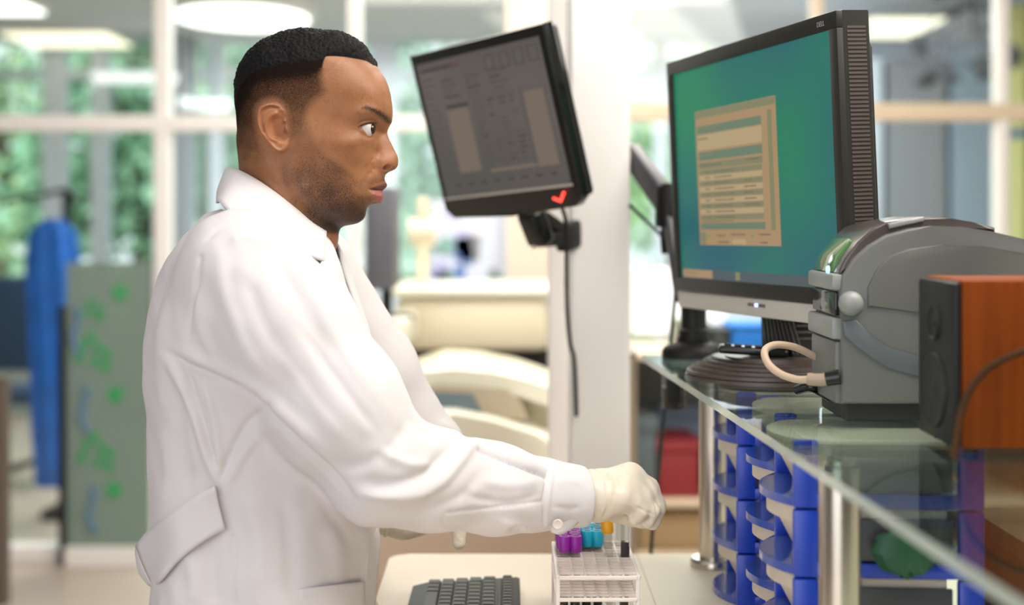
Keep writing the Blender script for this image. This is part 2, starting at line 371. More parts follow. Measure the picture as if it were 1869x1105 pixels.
# curved cream machine in front (cover with a window)
cm = thing('curved_analyser', 'large pale machine with curved cover and window beside the white post', 'analyser', (0, 3.2, 0))
def arcpoly(pts, y): return [(PX(a, y), PZ(b, y)) for a, b in pts]
top = [(690, 715), (705, 692), (760, 678), (830, 675), (900, 681), (960, 694), (1010, 712), (1060, 738)]
low = [(1060, 905), (690, 905)]
MB().prism(arcpoly(top+[(1060, 770), (1000, 742), (940, 722), (860, 706), (780, 702), (720, 722), (690, 745)], 3.2), .0, .06, 'Y', bev=.008).build('cover_rim', M['cream_w'], cm, True)
MB().prism(arcpoly([(690, 735), (720, 722), (780, 702), (860, 706), (940, 722), (1000, 742), (1060, 770), (1060, 905), (690, 905)], 3.24), .05, .9, 'Y').build('body', mat('olive_cream', (.60, .55, .38), .45), cm, True)
MB().prism(arcpoly([(668, 800), (690, 765), (760, 752), (830, 754), (900, 768), (980, 792), (1065, 822), (1065, 1180), (668, 1180)], 3.1), -.12, .05, 'Y', bev=.03).build('front_cover', M['cream_w'], cm, True)
MB().prism(arcpoly([(720, 718), (800, 704), (925, 712), (952, 735), (965, 772), (820, 757), (720, 752)], 3.18), -.01, .03, 'Y', bev=.004).build('window_frame', mat('khaki_frame', (.50, .42, .30), .5), cm, True)
MB().prism(arcpoly([(772, 718), (862, 722), (880, 757), (775, 752)], 3.17), -.016, .0, 'Y').build('window', mat('blue_window', (.16, .22, .26), .2), cm)
MB().box((PX(668, 3.1), -.10, 0), (PX(1065, 3.1), .6, PZ(1180, 3.1)+.01)).build('plinth', mat('beige_cabinet', (.66, .50, .34), .5), cm)
# beige cupboard under the worktop behind the counter
cb = thing('low_cupboard', 'beige low cupboard behind the counter under the curved machine', 'cupboard', (0, 2.75, 0))
MB().box((PX(640, 2.75), 0, .02), (PX(1046, 2.75), .22, PZ(905, 2.75)), .01).build('body', mat('beige_front', (.66, .50, .36), .5), cb)
MB().box((PX(690, 2.75), -.012, .06), (PX(1040, 2.75), .001, PZ(925, 2.75)), .003).build('door', bpy.data.materials['beige_front'], cb)
# ---- right of the post, under / behind the shelf
sh = thing('storage_rack', 'pale storage rack with three boards behind the counter at right', 'shelf unit', (0, 3.9, 0))
for py in (645, 915, 1010): MB().box((PX(1150, 3.9), 0, PZ(py+14, 3.9)), (PX(1900, 3.9), .4, PZ(py, 3.9)), .004).build('board', M['frame_beige'], sh)
for px in (1153, 1560, 1895): MB().box((PX(px, 3.9)-.015, .0, 0), (PX(px, 3.9)+.015, .4, PZ(640, 3.9)), .003).build('upright', M['steel'], sh)
MB().box((PX(1150, 3.9), .38, 0), (PX(1900, 3.9), .4, PZ(640, 3.9))).build('back_panel', mat('teal_grey_back', (.24, .30, .32), .6), sh)
def carton(px0, px1, py0, py1, col, lab, y=3.95, name='storage_box', cat='box', dep=.25):
    zb_ = PZ({912: 915, 1008: 1010, 636: 645}[py1], 3.9)+.001
    mm = mat('box_'+lab.split()[0], col, .6); lo, hi = bx(px0, px1, py0, py1, y, y+dep)
    t = thing(name, lab, cat, ((lo[0]+hi[0])/2, y, zb_)); w = (hi[0]-lo[0])/2; h = hi[2]-zb_
    MB().box((-w, 0, 0), (w, dep, h*.82), .006).build('body', mm, t, True)
    MB().box((-w-.005, -.005, h*.78), (w+.005, dep+.004, h), .006).build('lid', mm, t, True)
carton(1202, 1275, 806, 912, (.30, .028, .035), 'red box on the middle board of the storage rack')
carton(1290, 1420, 820, 912, (.45, .16, .12), 'rust coloured box right of the red box, behind the steel post')
carton(1158, 1198, 760, 912, (.12, .16, .18), 'dark box left of the red box beside the post')
carton(1165, 1290, 935, 1008, (.50, .36, .20), 'tan box on the lowest board below the red box')
carton(1300, 1460, 930, 1008, (.16, .10, .08), 'brown box on the lowest board right of the tan box')
carton(1600, 1700, 800, 912, (.08, .30, .18), 'green box at the right of the storage rack')
carton(1200, 1290, 740, 912, (.16, .24, .34), 'slate box standing behind the red box on the middle board', 4.215, dep=.05)
carton(1335, 1412, 592, 636, (.01, .20, .70), 'blue box on the storage rack top behind the monitor foot', 3.92, dep=.15)
carton(1240, 1292, 588, 636, (.16, .18, .12), 'olive box left of the blue box on the rack top', 3.92, dep=.15)
carton(1298, 1330, 600, 636, (.05, .06, .06), 'small black box between the olive and blue boxes', 3.92, dep=.15)
wm = thing('bright_screen', 'bright white screen seen beside the post above the storage rack', 'screen', (PX(1200, 4.1), 4.1, PZ(612, 4.1)))
MB().box((-.075, 0, 0), (.20, .03, .19), .006).build('case', M['frame'], wm); MB().box((-.07, -.004, .006), (.195, .001, .184)).build('display', mat('white_display', (.9, .9, .9), .4, emit=(.85, .93, 1), es=.5), wm)
MB().box((.04, .0, PZ(645, 3.9)-PZ(612, 4.1)+.001), (.09, .03, .01), .004).build('stand', M['frame'], wm)
# slanted pale bulkhead beyond the glazing at right
st(MB().prism([(PX(1640, 9), PZ(195, 9)), (PX(1720, 9), PZ(110, 9)), (PX(1800, 9), PZ(80, 9)), (PX(1800, 9), PZ(195, 9))], 9.0, 9.2, 'Y').build('wall_bulkhead', m_lav))
# ---- outdoors
st(MB().box((-30, 10.6, -.25), (20, 45, -.2)).build('ground', M['grass']))
rng = np.random.default_rng(3)
def tree(x, y, h, r, m, lab, n=2600, z0=.4):
    t = thing('tree', lab, 'tree', (x, y, -.2), group='trees outside the far windows')
    mb = MB(); mb.tube([(0, 0, 0), (.05, 0, h*.4), (-.05, .05, h*.75)], .1, 10, rs=[.14, .1, .05])
    for k in range(6):
        a = k*1.05; mb.tube([(0, 0, h*(.3+.06*k)), (r*.6*math.cos(a), r*.6*math.sin(a), h*(.5+.06*k))], .04, 6, rs=[.05, .02])
    mb.build('trunk', M['bark'], t, True)
    cl = rng.normal(0, 1, (14, 3)); cl /= np.linalg.norm(cl, axis=1)[:, None]; cl *= rng.uniform(.3, 1, (14, 1))*np.array([r, r, (h-z0)/2]); cl[:, 2] += (h+z0)/2
    c = cl[rng.integers(0, 14, n)]+rng.normal(0, .26*r, (n, 3)); c[:, 2] = np.maximum(c[:, 2], z0)
    a = rng.normal(0, 1, (n, 3)); a /= np.linalg.norm(a, axis=1)[:, None]; b = np.cross(a, rng.normal(0, 1, (n, 3))); b /= np.linalg.norm(b, axis=1)[:, None]
    s = rng.uniform(.07, .14, (n, 1)); V = np.stack([c-a*s, c-b*s*.5, c+a*s, c+b*s*.5], 1).reshape(-1, 3)
    me = bpy.data.meshes.new('foliage'); me.from_pydata(V.tolist(), [], np.arange(4*n).reshape(-1, 4).tolist()); link('foliage', me, m, t)
tl = ['dense green tree outside, left of the mullion', 'pale green tree outside the left window', 'dark green tree behind the mullion', 'green tree outside behind the neck of the man', 'green tree outside in the middle distance', 'light green tree outside by the post', 'green tree outside at far left', 'tall green tree at the back of the lawn']
tp = [(-3.5, 13.6, 4.2, 1.0, 0), (-6.2, 17.5, 4.8, 1.4, 1), (-2.6, 18.2, 5.4, 1.5, 0), (-.3, 14.2, 4.4, 1.1, 0), (2.4, 21.5, 5.4, 1.5, 1), (3.2, 14.8, 4.4, 1.1, 1), (-6.8, 13.4, 4.2, 1.1, 0), (-4.4, 22.5, 6.8, 2.0, 0)]
for (x, y, h, r, k), lab in zip(tp, tl): tree(x, y, h, r, (M['leaf'], M['leaf2'])[k], lab)
# ------------------------------------------------------------------ counter, white post, shelf and the things on them
ZC = .90; DROP = .225; ZS = EYE-DROP     # counter top, glass shelf top
st(MB().box((PX(1040, 2.60), 2.56, 0), (PX(1147, 2.60), 2.68, 3.0), .004).build('wall_post', M['white_paint']))
st(MB().box((PX(1001, 2.9), 2.86, 0), (PX(1050, 2.9), 2.95, 3.0), .003).build('trim_7', M['frame']))
ct = thing('counter', 'cream laminate counter with rounded corner under the tube rack and keyboard', 'counter', (0, 0, 0))
cp = []
x0, x1, y0, y1, rr = -.188, 1.7, .7, 2.245, .03
for k in range(9):
    a = math.pi/2+math.pi/2*k/8; cp.append((x0+rr+rr*math.cos(a), y1-rr+rr*math.sin(a)))
cp = [(x1, y1)]+cp+[(x0, 1.975), (x0+.008, 1.945), (-.148, 1.89), (-.140, 1.86), (-.140, y0), (x1, y0)]
MB().prism(cp, ZC-.035, ZC, 'Z', bev=.003).build('worktop', M['counter'], ct, True)
MB().box((PX(1190, 2.0)-.0006, 1.2, ZC-.0002), (PX(1190, 2.0)+.0006, 2.243, ZC+.0002)).build('seam', mat('seam', (.45, .36, .26), .6), ct)
MB().box((.30, .9, .02), (1.6, 2.15, ZC-.036), .004).build('cabinet', mat('cabinet_front', (.62, .52, .40), .5), ct)
MB().box((.28, .95, .05), (.30, 1.50, ZC-.06), .004).build('door', bpy.data.materials['cabinet_front'], ct); MB().box((.28, 1.52, .05), (.30, 2.12, ZC-.06), .004).build('door', bpy.data.materials['cabinet_front'], ct)
MB().box((-.13, 2.12, 0), (.30, 2.15, ZC-.036), .003).build('back_panel', bpy.data.materials['cabinet_front'], ct)
# glass shelf on steel posts
gs = thing('glass_shelf', 'greenish glass shelf on steel posts carrying the large monitor', 'shelf', (0, 0, 0))
m_shelf = glass('shelf_glass', (.80, .91, .87), 1.50, .015); m_edge = mat('glass_edge', (.55, .66, .60), .12, spec=.8, trans=.35)
xa = PX(1172, 2.395); xs = lambda y: xa+(2.395-y)*.0559+.0   # left edge of the shelf
ya, yb = 2.395, .78
pts = [(xs(ya), ya), (1.25, ya), (1.25, yb), (xs(yb), yb)]
mb = MB(); mb.prism(pts, ZS-.010, ZS, 'Z'); gl = mb.build('glass_panel', [m_shelf, m_edge], gs)
for p in gl.data.polygons:
    if abs(p.normal.z) < .5: p.material_index = 1
for (x, y) in ((.301, 2.17), (.322, 1.42), (1.15, 2.17), (1.15, 1.42)):
    z1 = ZS-.011
    po = MB().lathe([(.0203, ZC+.012), (.0203, z1-.006), (.016, z1-.005), (.016, z1)], 40, Matrix.Translation((x, y, 0))).build('post', M['steel'], gs, True)
    MB().lathe([(.0335, ZC+.0005), (.0335, ZC+.009), (.031, ZC+.0125), (.021, ZC+.0128)], 40, Matrix.Translation((x, y, 0))).build('flange', M['steel'], po, True)

# ---- large monitor
def pose(cx_, cy_, cz_, yaw, tilt, roll):
    return Matrix.Translation((cx_, cy_, cz_)) @ Matrix.Rotation(math.radians(yaw), 4, 'Z') @ Matrix.Rotation(math.radians(tilt), 4, 'X') @ Matrix.Rotation(math.radians(roll), 4, 'Y')
def decal_mesh(items, cols, y, name, parent):
    """items: (x0,x1,z0,z1,colour index) thin rectangles on the display"""
    mb = MB()
    for k, (a, b, c_, d, ci) in enumerate(items):
        mb.mat(ci).box((a, y-.00015-.000006*k, c_), (b, y, d))
    o = mb.build(name, cols, parent); return o
T4 = thing('computer_monitor', 'large dark widescreen monitor with a green desktop on the glass shelf', 'monitor')
T4.matrix_world = pose(.3275, 2.018, EYE+.070, -74.7, 2.27, -.6)
W4, H4 = .56, .360
bz = .021
mb = MB(); mb.prism([(-W4/2, -H4/2), (W4/2, -H4/2), (W4/2, H4/2), (-W4/2, H4/2)], .004, .042, 'Y', bev=.003)
mb.box((-W4/2+.03, .04, -H4/2+.03), (W4/2-.03, .066, H4/2-.03), .012)
case4 = mb.build('case', M['dark_bezel'], T4, True)
mb = MB()
for (a, b, c_, d) in ((-W4/2, W4/2, H4/2-bz, H4/2), (-W4/2, W4/2, -H4/2, -H4/2+bz), (-W4/2, -W4/2+bz, -H4/2+bz, H4/2-bz), (W4/2-bz, W4/2, -H4/2+bz, H4/2-bz)):
    mb.box((a, -.003, c_), (b, .006, d), .0015)
mb.build('bezel', M['dark_bezel'], T4, True)
# vent slots down the side of the case
mb = MB()
for k in range(64):
    z = -H4/2+.02+k*(H4-.04)/63; mb.box((W4/2-.0006, .011, z-.0017), (W4/2+.0006, .036, z+.0010))
mb.build('vents', mat('vent_dark', (.075, .055, .045), .6), case4)
def screen_mat(name, c1, c2, strength, sc=2.2):
    m = bpy.data.materials.new(name); m.use_nodes = True; n = m.node_tree; b = n.nodes['Principled BSDF']
    b.inputs['Base Color'].default_value = (.01, .012, .012, 1); b.inputs['Roughness'].default_value = .3; b.inputs['Specular IOR Level'].default_value = .22
    tc = n.nodes.new('ShaderNodeTexCoord'); nz = n.nodes.new('ShaderNodeTexNoise'); nz.inputs['Scale'].default_value = sc; nz.inputs['Detail'].default_value = 0
    mx = n.nodes.new('ShaderNodeMix'); mx.data_type = 'RGBA'; mx.inputs[6].default_value = (*c1, 1); mx.inputs[7].default_value = (*c2, 1)
    cr = n.nodes.new('ShaderNodeMapRange'); cr.inputs[1].default_value = .3; cr.inputs[2].default_value = .7
    n.links.new(tc.outputs['Object'], nz.inputs['Vector']); n.links.new(nz.outputs['Fac'], cr.inputs[0]); n.links.new(cr.outputs[0], mx.inputs[0]); n.links.new(mx.outputs[2], b.inputs['Emission Color'])
    b.inputs['Emission Strength'].default_value = strength
    return m
sw, sh_ = W4-2*bz, H4-2*bz
scr = MB().box((-sw/2, .0005, -sh_/2), (sw/2, .004, sh_/2)).build('screen', screen_mat('green_desktop', (.012, .215, .105), (.016, .115, .150), .84, 4.5), T4)
def em(name, c, s=.9):
    return mat(name, tuple(v*.1 for v in c), .4, emit=c, es=s)
cols = [em('win_tan', (.34, .22, .115)), em('win_olive', (.19, .19, .105)), em('win_sand', (.40, .30, .165)), em('win_ink', (.16, .13, .09)), em('win_grey', (.06, .085, .095)), em('win_dark_green', (.12, .18, .12)), em('win_ok', (.05, .30, .06))]
# window in the photo spans 0.13..0.63 across and 0.18..0.83 down the picture
def U(u): return -sw/2+u*sw
def V(v): return sh_/2-v*sh_
I = [(U(.155), U(.69), V(.838), V(.205), 0), (U(.158), U(.687), V(.24), V(.208), 1), (U(.165), U(.60), V(.315), V(.278), 5), (U(.165), U(.60), V(.39), V(.32), 2),
     (U(.17), U(.60), V(.44), V(.40), 5), (U(.17), U(.60), V(.48), V(.45), 1)]
for r in range(9):
    v = .485+r*.0265; I.append((U(.17), U(.595), V(v+.024), V(v), 1 if r % 2 == 0 else 2))
random.seed(4)
def words(u0, u1, v, h=.007, ci=3):
    u = u0
    while u < u1:
        w = random.uniform(.012, .03); I.append((U(u), U(min(u+w, u1)), V(v+h), V(v), ci)); u += w+.004
for r in range(9):
    v = .493+r*.0265; words(.21, .245, v); words(.28, random.uniform(.38, .45), v)
    if 2 <= r <= 6: words(.48, random.uniform(.52, .58), v)
words(.17, .24, .335); words(.18, .34, .287, .006, 1); words(.18, .28, .41, .006, 1); words(.17, .33, .46); words(.5, .58, .455)
I.append((U(.17), U(.60), V(.765), V(.735), 5)); words(.18, .4, .725, .004)
I.append((U(.640), U(.662), V(.77), V(.26), 1))
words(.28, .34, .79); words(.38, .47, .785); words(.56, .63, .785); words(.29, .36, .82); I.append((U(.39), U(.475), V(.832), V(.81), 2)); words(.57, .61, .82)
I.append((U(.165), U(.20), V(.835), V(.78), 1)); I.append((U(.215), U(.225), V(.80), V(.79), 6)); I.append((U(.515), U(.523), V(.80), V(.79), 6))
I += [(U(.012), U(1), V(1), V(.955), 4), (U(.02), U(.24), V(.995), V(.957), 0), (U(.40), U(.43), V(.995), V(.957), 1)]
words(.035, .13, .972, .006)
decal_mesh(I, cols, .0004, 'desktop_window', scr)
# silver strip below the dark frame, five small buttons and the two marks at the top corner
MB().prism([(-W4/2+.003, -H4/2-.0265), (W4/2-.003, -H4/2-.0265), (W4/2-.001, -H4/2), (-W4/2+.001, -H4/2)], .0, .034, 'Y', bev=.003).build('lower_strip', M['silver'], T4, True)
for k in range(5):
    x = -.012+k*.0115
    b_ = MB().box((x, -.0022, -H4/2-.0120), (x+.0075, .0005, -H4/2-.0075), .0006).build('button', mat('button_light', (.8, .8, .85), .3, emit=(.3, .4, 1), es=2.5) if k == 2 else mat('button_dark', (.16, .13, .13), .3), T4)
txt = bpy.data.curves.new('maker_mark', 'FONT'); txt.body = 'DELL'; txt.size = .009; txt.extrude = .0002; txt.align_x = 'CENTER'
to = bpy.data.objects.new('tmp', txt); S.collection.objects.link(to); dg = bpy.context.evaluated_depsgraph_get()
mk = bpy.data.meshes.new_from_object(to.evaluated_get(dg)); bpy.data.objects.remove(to)
for v in mk.vertices: v.co = Vector((v.co.x+W4/2-.040, -.0032-v.co.z, v.co.y+H4/2-.0145))
link('maker_mark', mk, mat('mark_grey', (.35, .35, .35), .4), T4)
T4i = T4.matrix_world.inverted()
# stand: ribbed neck, ridged foot (built in place, then parented)
def adopt(o, parent):
    o.parent = parent; bpy.context.view_layer.update(); o.matrix_parent_inverse = parent.matrix_world.inverted(); return o
bc = Vector((.383, 2.035, ZS))
foot = MB()
lay = [(1.0, 0, .006), (.985, .0065, .012), (.93, .0125, .0175), (.86, .018, .0225), (.78, .023, .027), (.70, .0275, .031)]
fc = Vector((.366, 2.055, ZS))
for s, z0_, z1_ in lay: foot.lathe([(.122*s, z0_), (.122*s-.001, z1_-.001), (.122*s-.006, z1_)], 64, Matrix.Translation(fc) @ Matrix.Rotation(math.radians(-74.7), 4, 'Z') @ Matrix.Diagonal((1.0, .98, 1, 1)))
foot.lathe([(.085, .02), (.083, .033), (.06, .036)], 64, Matrix.Translation(bc) @ Matrix.Diagonal((1, .86, 1, 1)))
adopt(foot.build('foot', mat('taupe_plastic', (.075, .055, .045), .33), None, True, 30), T4)
nk = MB(); nkp = []
for k in range(13):
    u = k/12; nkp.append((u, .036+.125*u))
Mn = Matrix.Translation(bc) @ Matrix.Rotation(math.radians(-74.7), 4, 'Z')
# profile across: wide flare at foot, arching to the back of the screen
poly = [(-.052, .033), (.056, .033), (.050, .06), (.046, .10), (.046, .17), (-.044, .17), (-.046, .12), (-.050, .08), (-.054, .05)]
nk.prism(poly, -.012, .030, 'Y', M=Mn, bev=.008)
neck = adopt(nk.build('neck', M['black'], None, True, 30), T4)
rb = MB()
for k in range(9):
    x = -.044+k*.0115
    rb.tube(curve_pts([Mn @ Vector((x-.002, -.0125, .165)), Mn @ Vector((x, -.013, .10)), Mn @ Vector((x+.008+.002*k, -.0125, .055)), Mn @ Vector((x+.02+.0015*k, -.0125, .040))], 6), .0011, 6)
for k in range(14): rb.box((.048, -.006, .04+k*.009), (.0515, .024, .0435+k*.009), .0005, M=Mn)
adopt(rb.build('ribs', mat('rib_plastic', (.06, .052, .045), .3), None, True), T4)
# black remote lying on the foot
rm = thing('remote_control', 'flat black remote lying on the ridged foot of the monitor', 'remote', P(1378, 634, 1.985)+Vector((0, 0, 0)))
rm.location = (.333, 2.0, ZS+.0375); rm.rotation_euler = (0, math.radians(3), math.radians(-8))
MB().box((-.048, -.02, 0), (.048, .02, .011), .005, 3).build('shell', M['black_gloss'], rm, True)
for k in range(4): MB().box((-.04+k*.014, -.012, .0108), (-.030+k*.014, .012, .0128), .001).build('key', M['rubber'], rm)
# ---- clamp pole behind the monitor with its arm up to the white post
pm = thing('clamp_stand', 'black clamp pole and folding arm between the shelf and the white post', 'stand', (0, 0, 0))
pc = Vector((PX(1266, 2.345), 2.345, ZS))
MB().lathe([(.052, .0005), (.052, .012), (.045, .020), (.028, .026), (.026, .034), (.024, .036)], 40, Matrix.Translation(pc) @ Matrix.Diagonal((1, .75, 1, 1))).build('clamp_plate', M['black'], pm, True)
MB().lathe([(.0245, .03), (.0245, .045), (.0205, .048), (.0205, .20), (.016, .205)], 36, Matrix.Translation(pc)).build('pole', M['black'], pm, True)
MB().box((pc.x-.045, 2.33, ZS-.075), (pc.x-.02, 2.41, ZS-.011), .006).build('clamp_jaw', M['black'], pm, True)
MB().lathe([(.016, -.085), (.019, -.08), (.019, -.05), (.012, -.045)], 24, Matrix.Translation((pc.x-.03, 2.36, ZS))).build('clamp_screw', M['black_gloss'], pm, True)
a0, a1, a2 = P(1150, 278, 2.60), P(1222, 378, 2.47), P(1243, 545, 2.40)
def bar(p, q, w, t, m, name, par):
    p = Vector(p); q = Vector(q); d = q-p; mt = Matrix.Translation(p) @ d.to_track_quat('Z', 'Y').to_matrix().to_4x4()
    return MB().box((-w/2, -t/2, 0), (w/2, t/2, d.length), min(w, t)*.25, 3, M=mt).build(name, m, par, True)
m_arm = mat('arm_grey', (.05, .05, .06), .4)
bar(a0, a1+(a1-a0)*.05, .030, .042, m_arm, 'upper_arm', pm); bar(a1+Vector((-.005, 0, .01)), a2, .018, .022, m_arm, 'lower_arm', pm)
MB().lathe([(.022, -.035), (.024, -.03), (.024, .03), (.022, .035)], 28, Matrix.Translation(a1)).build('elbow_joint', M['black'], pm, True)
MB().lathe([(.014, -.02), (.016, 0), (.014, .10)], 24, Matrix.Translation(a1+Vector((0, 0, -.06)))).build('joint_spindle', M['black'], pm, True)
MB().cyl(a2+Vector((0, 0, 0)), pc+Vector((0, 0, .14)), .012, 16).build('pole_link', m_arm, pm, True)
# cable hanging behind the shelf down to the counter and along the arm
tag(MB().tube(curve_pts([P(1150, 375, 2.56), P(1175, 400, 2.54), P(1205, 428, 2.5), P(1225, 470, 2.46), P(1232, 530, 2.45), P(1226, 600, 2.45), P(1219, 680, 2.45), P(1208, 800, 2.45), P(1198, 900, 2.45), P(1188, 1010, 2.45), P(1180, 1200, 2.45)], 8), .0032, 8).build('power_cable', M['wire'], None, True),
    'dark green black cable hanging from the folding arm beside the white post', 'cable')

# ---- tilted monitor on the white post
T5 = thing('tilted_monitor', 'tilted black monitor with a grey form on screen, mounted on the white post', 'monitor')
T5.matrix_world = pose(-.0341, 2.405, EYE+.1544, -49.8, 13.9, -3.45)
W5, H5 = .36, .29
mb = MB(); mb.prism([(-W5/2, -H5/2+.012), (-W5/2+.02, -H5/2-.004), (0, -H5/2-.010), (W5/2-.02, -H5/2-.004), (W5/2, -H5/2+.012), (W5/2, H5/2), (-W5/2, H5/2)], .0, .022, 'Y', bev=.004)
mb.box((-W5/2+.004, .02, -H5/2+.008), (W5/2-.004, .036, H5/2-.004), .008)
mb.box((-.12, .03, -.10), (.12, .055, .10), .014)
mb.build('case', M['black_gloss'], T5, True)
s5 = MB().box((-W5/2+.016, -.0012, -H5/2+.034), (W5/2-.016, .001, H5/2-.018)).build('screen', screen_mat('grey_form', (.165, .135, .125), (.115, .105, .095), .68, 5), T5)
MB().box((-W5/2+.012, -.0020, -H5/2+.030), (W5/2-.014, .0006, -H5/2+.034)).build('screen_trim', M['silver'], T5)
em5 = lambda n_, c_: em(n_, c_, .74)
c5 = [em5('form_dark', (.055, .05, .05)), em5('form_lines', (.085, .08, .075)), em5('form_light', (.19, .15, .12)), em5('form_mid', (.11, .095, .09)), em5('form_brown', (.12, .07, .065)), em5('form_olive', (.10, .12, .08))]
a5, b5 = -W5/2+.016, -H5/2+.034; w5, h5 = W5-.032, H5-.052
def U5(u): return a5+u*w5
def V5(v): return b5+h5*(1-v)
I = []
def fr5(u0, u1, v0, v1, ci=1, t=.004):
    I.extend([(U5(u0), U5(u1), V5(v0+t), V5(v0), ci), (U5(u0), U5(u1), V5(v1), V5(v1-t), ci), (U5(u0), U5(u0+t), V5(v1), V5(v0), ci), (U5(u1-t), U5(u1), V5(v1), V5(v0), ci)])
I.append((U5(0), U5(1), V5(.035), V5(0), 3)); I.append((U5(.02), U5(.32), V5(.07), V5(.045), 0)); I.append((U5(.28), U5(.36), V5(.075), V5(.05), 4))
for u in (.56, .68, .79, .90): fr5(u, u+.075, .045, .15, 0, .005); I.append((U5(u+.03), U5(u+.05), V5(.11), V5(.085), 5))
I += [(U5(.18), U5(.36), V5(.36), V5(.335), 0), (U5(.17), U5(.35), V5(.83), V5(.37), 2), (U5(.80), U5(.95), V5(.86), V5(.34), 2), (U5(.42), U5(.80), V5(.855), V5(.83), 2)]
fr5(.79, .97, .31, .87); fr5(.40, .78, .31, .87)
for r in range(14):
    v = .34+r*.036
    for q in range(4):
        if random.random() < .75: u = .42+q*.09; I.append((U5(u), U5(u+random.uniform(.03, .07)), V5(v+.011), V5(v), 1 if random.random() < .7 else 0))
for r in range(17): I.append((U5(.02), U5(random.uniform(.07, .13)), V5(.12+r*.045+.012), V5(.12+r*.045), 1))
for r in range(4):
    for q in range(3): u = .18+q*.2; I.append((U5(u), U5(u+random.uniform(.06, .14)), V5(.15+r*.04+.012), V5(.15+r*.04), 1 if (r+q) % 3 else 0))
for q in range(8): I.append((U5(.1+q*.11), U5(.15+q*.11), V5(.925), V5(.91), 0))
I.append((U5(0), U5(1), V5(.965), V5(.96), 1)); I.append((U5(.1), U5(.9), V5(.892), V5(.888), 1))
decal_mesh(I, c5, -.0013, 'form_graphics', s5)
# red light at the lower right corner
MB().tube([(.118, -.004, -H5/2+.014), (.134, -.0045, -H5/2+.008), (.146, -.004, -H5/2+.022)], .0022, 8).build('power_light', mat('red_light', (.8, .05, .04), .3, emit=(1, .06, .04), es=2.6), T5, True)
# bracket under it, reaching back to the post
wb = thing('swivel_bracket', 'black swivel bracket between the tilted monitor and the white post', 'bracket')
q0, q1 = P(968, 400, 2.46), P(988, 438, 2.47)
bar(P(966, 385, 2.45), P(990, 446, 2.47), .044, .034, M['black_gloss'], 'neck', wb)
bar(P(975, 440, 2.48), P(1024, 436, 2.52), .022, .024, M['black'], 'foot', wb)
bar(P(985, 395, 2.49), P(1036, 430, 2.55), .028, .024, M['black'], 'arm', wb); bar(P(1024, 436, 2.53), P(1052, 425, 2.575), .03, .05, M['black'], 'wall_plate', wb)
MB().lathe([(.0035, 0), (.0035, .003)], 12, Matrix.Translation(P(974, 452, 2.455)), 'Y').build('screw', M['silver'], wb, True)
tag(MB().tube(curve_pts([P(1026, 380, 2.40), P(1032, 400, 2.42), P(1034, 440, 2.45), P(1034, 520, 2.5), P(1036, 580, 2.52), P(1041, 630, 2.53), P(1048, 660, 2.55), P(1052, 760, 2.553)], 8), .0036, 8).build('monitor_cable', M['black'], None, True), 'black cable hanging from the tilted monitor in front of the white post', 'cable')
tag(MB().tube([P(1037, 0, 2.75), P(1038, 160, 2.75), P(1039, 300, 2.75)], .002, 8).build('thin_cable', M['wire'], None, True), 'thin dark cable running up the left edge of the white post', 'cable')

# ---- grey label printer
pr = thing('label_printer', 'grey label printer with a curved cover at right on the glass shelf', 'printer', (0, 0, 0))
Y0, Y1 = 1.60, 1.735; zb = ZS+.020
def z4(a, b): return (PX(1480+a/2.907, Y0), PZ(380+b/2.907, Y0))
m_pr = mat('printer_grey', (.15, .155, .145), .42, noise=(30, .05)); m_pl = mat('printer_light_grey', (.28, .29, .28), .35); m_pd = mat('printer_brown', (.075, .062, .055), .25, coat=.4)
outl = [(162, 560), (155, 430), (165, 360), (225, 268), (300, 200), (400, 140), (520, 105), (640, 95), (800, 100), (950, 122), (1130, 165), (1300, 230), (1450, 330), (1530, 480), (1560, 700)]
poly = [(PX(1535, Y0), zb)]+[z4(a, b) for a, b in outl]+[(z4(1560, 1000)[0], zb)]
MB().prism(poly, Y0, Y1, 'Y', bev=.004).build('body', m_pr, pr, True)
MB().box((PX(1535, Y0)+.006, Y0+.006, ZS+.0006), (PX(1535, Y0)+.23, Y1-.006, zb+.002), .002).build('base', M['rubber'], pr)  # dark block filling the gap, stands in for feet and their shadow
# cover band over the top, slightly larger
cov_o = [(150, 345), (185, 270), (250, 180), (330, 105), (420, 75), (600, 45), (750, 55), (870, 75), (985, 105)]
cov_i = [(985, 128), (800, 104), (640, 98), (520, 108), (400, 145), (300, 205), (225, 275), (168, 362)]
MB().prism([z4(a, b) for a, b in cov_o+cov_i], Y0+.004, Y1+.004, 'Y', bev=.003).build('cover', m_pd, pr, True)
MB().prism([z4(a, b) for a, b in ((410, 82), (600, 46), (604, 70), (420, 110))], Y0+.0, Y0+.02, 'Y', bev=.002).build('cover_clip', m_pl, pr, True)
MB().prism([z4(a, b) for a, b in ((140, 345), (160, 260), (240, 165), (262, 185), (190, 275), (165, 350))], Y0+.03, Y1-.02, 'Y', bev=.002).build('cover_window', mat('green_tint_window', (.10, .22, .07), .1, coat=.6), pr, True)
